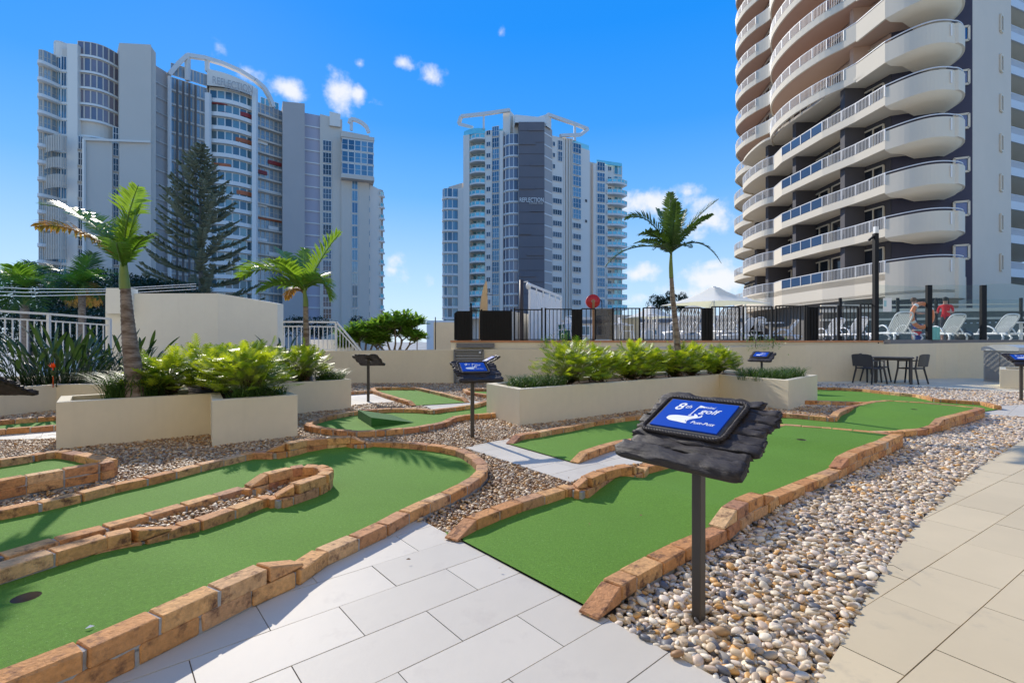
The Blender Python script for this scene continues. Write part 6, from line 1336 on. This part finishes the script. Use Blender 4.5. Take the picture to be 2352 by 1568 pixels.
ptable('white round table seen through the middle fence panels', 1415, 19.5); ptable('white round table under the large umbrella', 1770, 18.6); ptable('white table between the loungers at the right edge', 2345, 18.2)
# lifebuoy and towel
lb = thing('lifebuoy', 'orange lifebuoy hanging on the glass fence post', 'lifebuoy', tuple(AT(2131, 724, 16.6))); e = edge_at(2131); cc = Vector((e.x, e.y+.12, zt(2131, 724, e.y))); rr_ = .42; mb = MB(); m = []
for a in range(29): t = 2*math.pi*a/28; m.append(cc+Vector((math.cos(t)*rr_*.86, 0, math.sin(t)*rr_)))
mb.tube(m, .072, 10, cap=False); mb.build('ring', mat('buoy_orange', (.75, .25, .10), rough=.45), lb)
for t in (.6, 2.2, 3.7, 5.3): c_ = cc+Vector((math.cos(t)*rr_*.86, 0, math.sin(t)*rr_)); u = Vector((-math.sin(t)*.86, 0, math.cos(t))).normalized(); MB().tube([c_-u*.045, c_+u*.045], .076, 10).build('white_band', M_WHT, lb)
tw_ = thing('towel', 'turquoise towel draped over a lounger behind the lifebuoy', 'towel', on_deck(2148, 17.55)); mb = MB(); a = P2d(2148, 17.5); n = 8
vs = [(a.x-.14+.28*i/n, a.y-.02+.02*math.sin(i*2.1), 1.27+.52*j/4+(.02*math.sin(i*1.7) if j == 4 else 0)) for j in range(5) for i in range(n+1)]
mb.add(vs, [(j*(n+1)+i, j*(n+1)+i+1, (j+1)*(n+1)+i+1, (j+1)*(n+1)+i) for j in range(4) for i in range(n)], True); mb.build('cloth', mat('towel_teal', (.25, .62, .62), rough=.95, var=.05, scale=5), tw_)
bg_ = thing('dark_bag', 'black bag on the deck behind the second lounger', 'bag', on_deck(2215, 17.8)); MB().lathe((*P2d(2215, 17.8), 1.26), [(.001, 0), (.24, .02), (.28, .15), (.24, .30), (.14, .38), (.001, .40)], 14).build('bag_body', M_CHRD, bg_); MB().tube([tuple(Vector((*P2d(2215, 17.8), 1.6))+Vector((-.1, 0, 0))), tuple(Vector((*P2d(2215, 17.8), 1.75))), tuple(Vector((*P2d(2215, 17.8), 1.6))+Vector((.1, 0, 0)))], .015, 6).build('handle', M_CHRD, bg_)
# ------------------------------------------------------------------ patio table and chairs
tc_ = P2d(2051, 15.0)
tb = thing('patio_table', 'square charcoal table on the terrace below the pool deck', 'table', (tc_.x, tc_.y, 0), R(52)); MB().cbox((0, 0, .775), (1.0, 1.0, .03), .006).build('tabletop', M_CHRD, tb, world=False)
MB().box((0, 0, .73), (.86, .86, .06)).build('apron', M_CHRD, tb, world=False)
for sx in (-.42, .42):
    for sy in (-.42, .42): MB().cbox((sx, sy, .38), (.075, .075, .76), .008).build('leg', M_CHRD, tb, world=False)
def patio_chair(label, px, d, rz):
    o = thing('patio_chair', label, 'chair', (*P2d(px, d), 0), R(rz), 'charcoal armchairs round the patio table'); o.scale = (1.06, 1.06, 1.04)
    se = MB(); n = 8
    for i in range(n): pass
    MB().cbox((0, 0, .445), (.50, .48, .035), .012).build('seat', M_CHRD, o, world=False)
    for sx, sy, tx, ty in ((-.23, -.20, -.29, -.27), (.23, -.20, .29, -.27), (-.23, .20, -.28, .30), (.23, .20, .28, .30)):
        top = .66 if sy < 0 else .80; q = MB(); q.tube([(tx, ty, 0), (sx*1.06, sy*1.05, .44), (sx*1.05, sy*(1.0 if sy < 0 else 1.25), top)], [.021, .026, .023], 8); q.build('leg', M_CHRD, o, world=False)
    for sx in (-.245, .245): MB().bar((sx, -.22, .66), (sx, .24, .67), .045, .022).build('armrest', M_CHRD, o, world=False)
    bm_ = MB(); n = 12; vs = []
    for j in range(7):
        for i in range(n+1):
            t = -1+2*i/n; zz = .50+.36*j/6*(1-.10*abs(t)**4); vs.append((t*.285, .27+.03*(1-t*t)+.05*j/6, zz))
    fs = [(j*(n+1)+i, j*(n+1)+i+1, (j+1)*(n+1)+i+1, (j+1)*(n+1)+i) for j in range(6) for i in range(n)]; bm_.add(vs, fs, True); bm_.add([(x, y+.018, z) for x, y, z in vs], [f[::-1] for f in fs], True); bm_.build('backrest', M_CHRD, o, world=False); return o
patio_chair('charcoal armchair left of the patio table, turned towards it', 1998, 14.75, 106); patio_chair('charcoal armchair right of the patio table with its back to the pebbles', 2092, 14.7, -152); patio_chair('charcoal armchair behind the left one, against the wall', 2012, 15.5, 30)
# grey cabinet
cb = thing('cabinet', 'grey service cabinet with a curved lid at the end of the terrace', 'cabinet', (*P2d(2296, 15.2), 0)); cg = mat('cabinet_grey', (.38, .36, .33), rough=.4, var=.05); a, b = P2d(2259, 15.6), P2d(2340, 14.6); dd_ = (b-a).normalized(); nn_ = Vector((-dd_.y, dd_.x)); w_ = (b-a).length
Mx = lambda u, v, z: (a.x+dd_.x*u+nn_.x*v, a.y+dd_.y*u+nn_.y*v, z)
mb = MB(); q = [Mx(0, 0, 0), Mx(w_, 0, 0), Mx(w_, .6, 0), Mx(0, .6, 0)]; mb.prism([Vector(p[:2]) for p in q], 0, .98); mb.build('body', cg, cb); lid = MB(); vs = []
for i in range(9):
    t = i/8; zz = .98+.19*math.sin(math.pi*(.12+.76*t))**.6; vs += [Mx(-.03+(w_+.06)*t, -.04, zz), Mx(-.03+(w_+.06)*t, .64, zz), Mx(-.03+(w_+.06)*t, -.04, .98), Mx(-.03+(w_+.06)*t, .64, .98)]
lid.add(vs, [(4*i, 4*i+4, 4*i+5, 4*i+1) for i in range(8)]+[(4*i, 4*i+2, 4*i+6, 4*i+4) for i in range(8)]+[(4*i+1, 4*i+5, 4*i+7, 4*i+3) for i in range(8)]+[(0, 1, 3, 2), (32, 34, 35, 33)], False); lid.build('lid', mat('lid_grey', (.50, .49, .46), rough=.35), cb)
for u in (.06, w_*.5): MB().add([Mx(u, -.012, .06), Mx(u+w_*.42, -.012, .06), Mx(u+w_*.42, -.012, .92), Mx(u, -.012, .92)], [(0, 1, 2, 3)]).build('door_panel', mat('door_grey', (.27, .26, .245), rough=.4), cb)
# ------------------------------------------------------------------ two people behind the glass
def person(label, px, d, top_c, low_c, hair_c, yaw, arm=0.):
    b = P2d(px, d); o = thing('person', label, 'person', (b.x, b.y, 1.26), R(yaw))
    sk = MB(); skin = mat('skin', (.42, .24, .17), rough=.55)
    J = [(0, 0, .95), (0, 0, 1.15), (0, 0, 1.38), (0, -.01, 1.50), (0, -.02, 1.58), (0, -.03, 1.68), (-.10, 0, .90), (-.11, -.02, .50), (-.11, 0, .09), (-.11, -.14, .04), (.10, 0, .90), (.11, -.02, .50), (.11, 0, .09), (.11, -.14, .04),
         (-.19, 0, 1.42), (-.25, -.02, 1.16), (-.22, -.20-arm*.1, 1.05+arm*.15), (.19, 0, 1.42), (.25, -.02, 1.16), (.20, -.22-arm*.1, 1.05+arm*.15), (-.21, -.29-arm*.1, 1.04+arm*.17), (.19, -.31-arm*.1, 1.04+arm*.17)]
    E = [(0, 1), (1, 2), (2, 3), (3, 4), (4, 5), (0, 6), (6, 7), (7, 8), (8, 9), (0, 10), (10, 11), (11, 12), (12, 13), (2, 14), (14, 15), (15, 16), (2, 17), (17, 18), (18, 19), (16, 20), (19, 21)]
    rad = [.14, .13, .14, .055, .085, .08, .095, .062, .042, .03, .095, .062, .042, .03, .062, .045, .033, .062, .045, .033, .03, .03]
    me = bpy.data.meshes.new('body'); me.from_pydata(J, E, []); bo = bpy.data.objects.new('body', me); C.objects.link(bo); md = bo.modifiers.new('s', 'SKIN'); s2 = bo.modifiers.new('u', 'SUBSURF'); s2.levels = 1; s2.render_levels = 1
    for i, r in enumerate(rad): me.skin_vertices[0].data[i].radius = (r, r*(.78 if i < 3 else 1))
    me.skin_vertices[0].data[0].use_root = True
    dg = bpy.context.evaluated_depsgraph_get(); dg.update(); fin = bpy.data.meshes.new_from_object(bo.evaluated_get(dg)); C.objects.unlink(bo); bpy.data.objects.remove(bo); fin.materials.clear()
    cl, lo_ = mat('cloth_'+label[:14], top_c, rough=.9), mat('cloth_low_'+label[:14], low_c, rough=.9); 
    for m in (skin, cl, lo_): fin.materials.append(m)
    for p in fin.polygons:
        c = p.center; p.use_smooth = True; p.material_index = 1 if (.98 < c.z < 1.47 and abs(c.x) < .27 and c.y > -.12) else (2 if .48 < c.z <= .98 and c.y > -.15 else 0)
    fin.name = 'body'; link('body', fin, o); h = MB(); h.lathe((0, -.01, 1.64), [(.098, -.02), (.104, .04), (.09, .10), (.05, .135), (.001, .145)], 14); h.build('hair', mat('hair_'+label[:14], hair_c, rough=.8), o, world=False)
    f = MB(); f.tube([(0, -.10, 1.63), (0, -.128, 1.605)], [.008, .016], 5); f.build('nose', skin, o, world=False)
    e_ = MB(); [e_.tube([(sx, -.095, 1.645), (sx, -.108, 1.645)], .010, 6) for sx in (-.03, .03)]; e_.build('eyes', M_BLK, o, world=False)
    return o
person('person in a dark shirt behind the glass fence, left of the lifebuoy', 2098, 19.6, (.03, .03, .035), (.03, .04, .10), (.12, .06, .03), 60, .5)
person('person in a red top and dark cap behind the glass fence, right of the lifebuoy', 2172, 19.4, (.60, .02, .03), (.05, .05, .06), (.02, .02, .02), -60, .8)
fl = thing('flag_towel', 'navy, white and red towel hanging between the two people', 'towel', on_deck(2108, 18.8)); p = P2d(2108, 18.8)
for (zz, m) in ((1.85, mat('navy_cloth', (.02, .04, .22), rough=.9)), (1.68, M_WHT), (1.60, mat('red_cloth', (.5, .02, .03), rough=.9)), (1.42, mat('navy_cloth', (.02, .04, .22)))): MB().box((p.x, p.y, zz), (.26, .05, .18 if m is not M_WHT else .06)).build('stripe', m, fl)
# climbing shrubs over the deck edge
for i, (px, py, d, w, lb) in enumerate([(1255, 784, 15.1, .22, 'sprig of small leaves hanging at the deck edge left of the long planter'), (1295, 776, 15.1, .15, 'tiny leafy sprig by the fence next to the green bin'), (1735, 783, 15.2, .45, 'small leafy shrub spilling over the deck edge above the far sign'), (1775, 786, 15.2, .35, 'leafy twigs on the deck edge right of the far sign')]):
    c_ = AT(px, py, d); q = random.Random(i); o = thing('shrub', lb, 'plant', (c_.x, c_.y, c_.z-.15)); mb = MB()
    for k in range(150): a = Vector((q.gauss(0, w*.5), q.gauss(0, .12), q.gauss(0, .11))); leaf_quad(mb, c_+a, Vector((q.gauss(0, 1), q.gauss(0, 1), q.gauss(0, .6))).normalized(), Vector((q.gauss(0, .4), q.gauss(0, .4), 1)).normalized(), .055, .014)
    mb.build('foliage', M_FRAN, o, kind='stuff'); MB().tube([c_+Vector((0, 0, -.2)), c_+Vector((.03, 0, .1))], .01, 5).build('stem', M_BARK, o)
# thin stakes among the frangipani, street poles
for i, px in enumerate((908, 921, 958, 1000)): 
    p = P2d(px, 15.6+.1*i); o = thing('stake', ['first thin stake from the left inside the frangipani', 'second thin stake from the left inside the frangipani', 'third thin stake from the left at the frangipani edge', 'dark stake standing clear to the right of the frangipani'][i], 'stake', (*p, .9)); MB().tube([(*p, .9), (*p, zt(px, [715, 720, 728, 728][i], p.y))], .016, 6).build('rod', M_BARK if i < 3 else M_BLK, o); MB().cyl((*p, .88), .03, .03, 8).build('foot', M_BLK, o)

# leaf litter and scraps
q = random.Random(77); lf_ = MB(); tw2 = MB()
for (px, py, sx, sy, n) in [(300,1000,160,10,26),(60,1010,80,8,22),(560,1010,60,8,10),(850,915,60,8,8),(1300,968,90,6,10),(1230,1030,60,20,4),(600,1250,300,90,5),(1500,1180,150,50,3),(2000,1200,150,120,6),(1000,1330,160,40,2),(1250,1120,60,25,8),(130,975,100,6,8)]:
    for i in range(n):
        p = G(px+q.uniform(-sx, sx), py+q.uniform(-sy, sy), .0)+Vector((0, 0, .022)); a = q.uniform(0, 6.28); d = Vector((math.cos(a), math.sin(a), q.uniform(-.1, .25))).normalized()
        if q.random() < .75: leaf_quad(lf_, p, d, Vector((q.uniform(-.3, .3), q.uniform(-.3, .3), 1)).normalized(), q.uniform(.018, .035), q.uniform(.004, .008))
        else: tw2.tube([p, p+d*.05+Vector((0, 0, .01)), p+d*q.uniform(.08, .16)], .0018, 4)
lf_.build('fallen_leaves', mat('dead_leaf', (.22, .12, .055), rough=.8, var=.5, scale=9), bed, kind='stuff'); tw2.build('twigs', M_BARK, bed, kind='stuff')
sc_ = thing('paper_scrap', 'small white scrap lying on the near left green', 'litter', tuple(G(195, 1443, .09))); p = G(195, 1443, .085)
MB().add([p, p+Vector((.02, .004, .004)), p+Vector((.024, .02, .001)), p+Vector((.006, .018, .006))], [(0, 1, 2), (0, 2, 3)]).build('scrap', M_WHT, sc_)
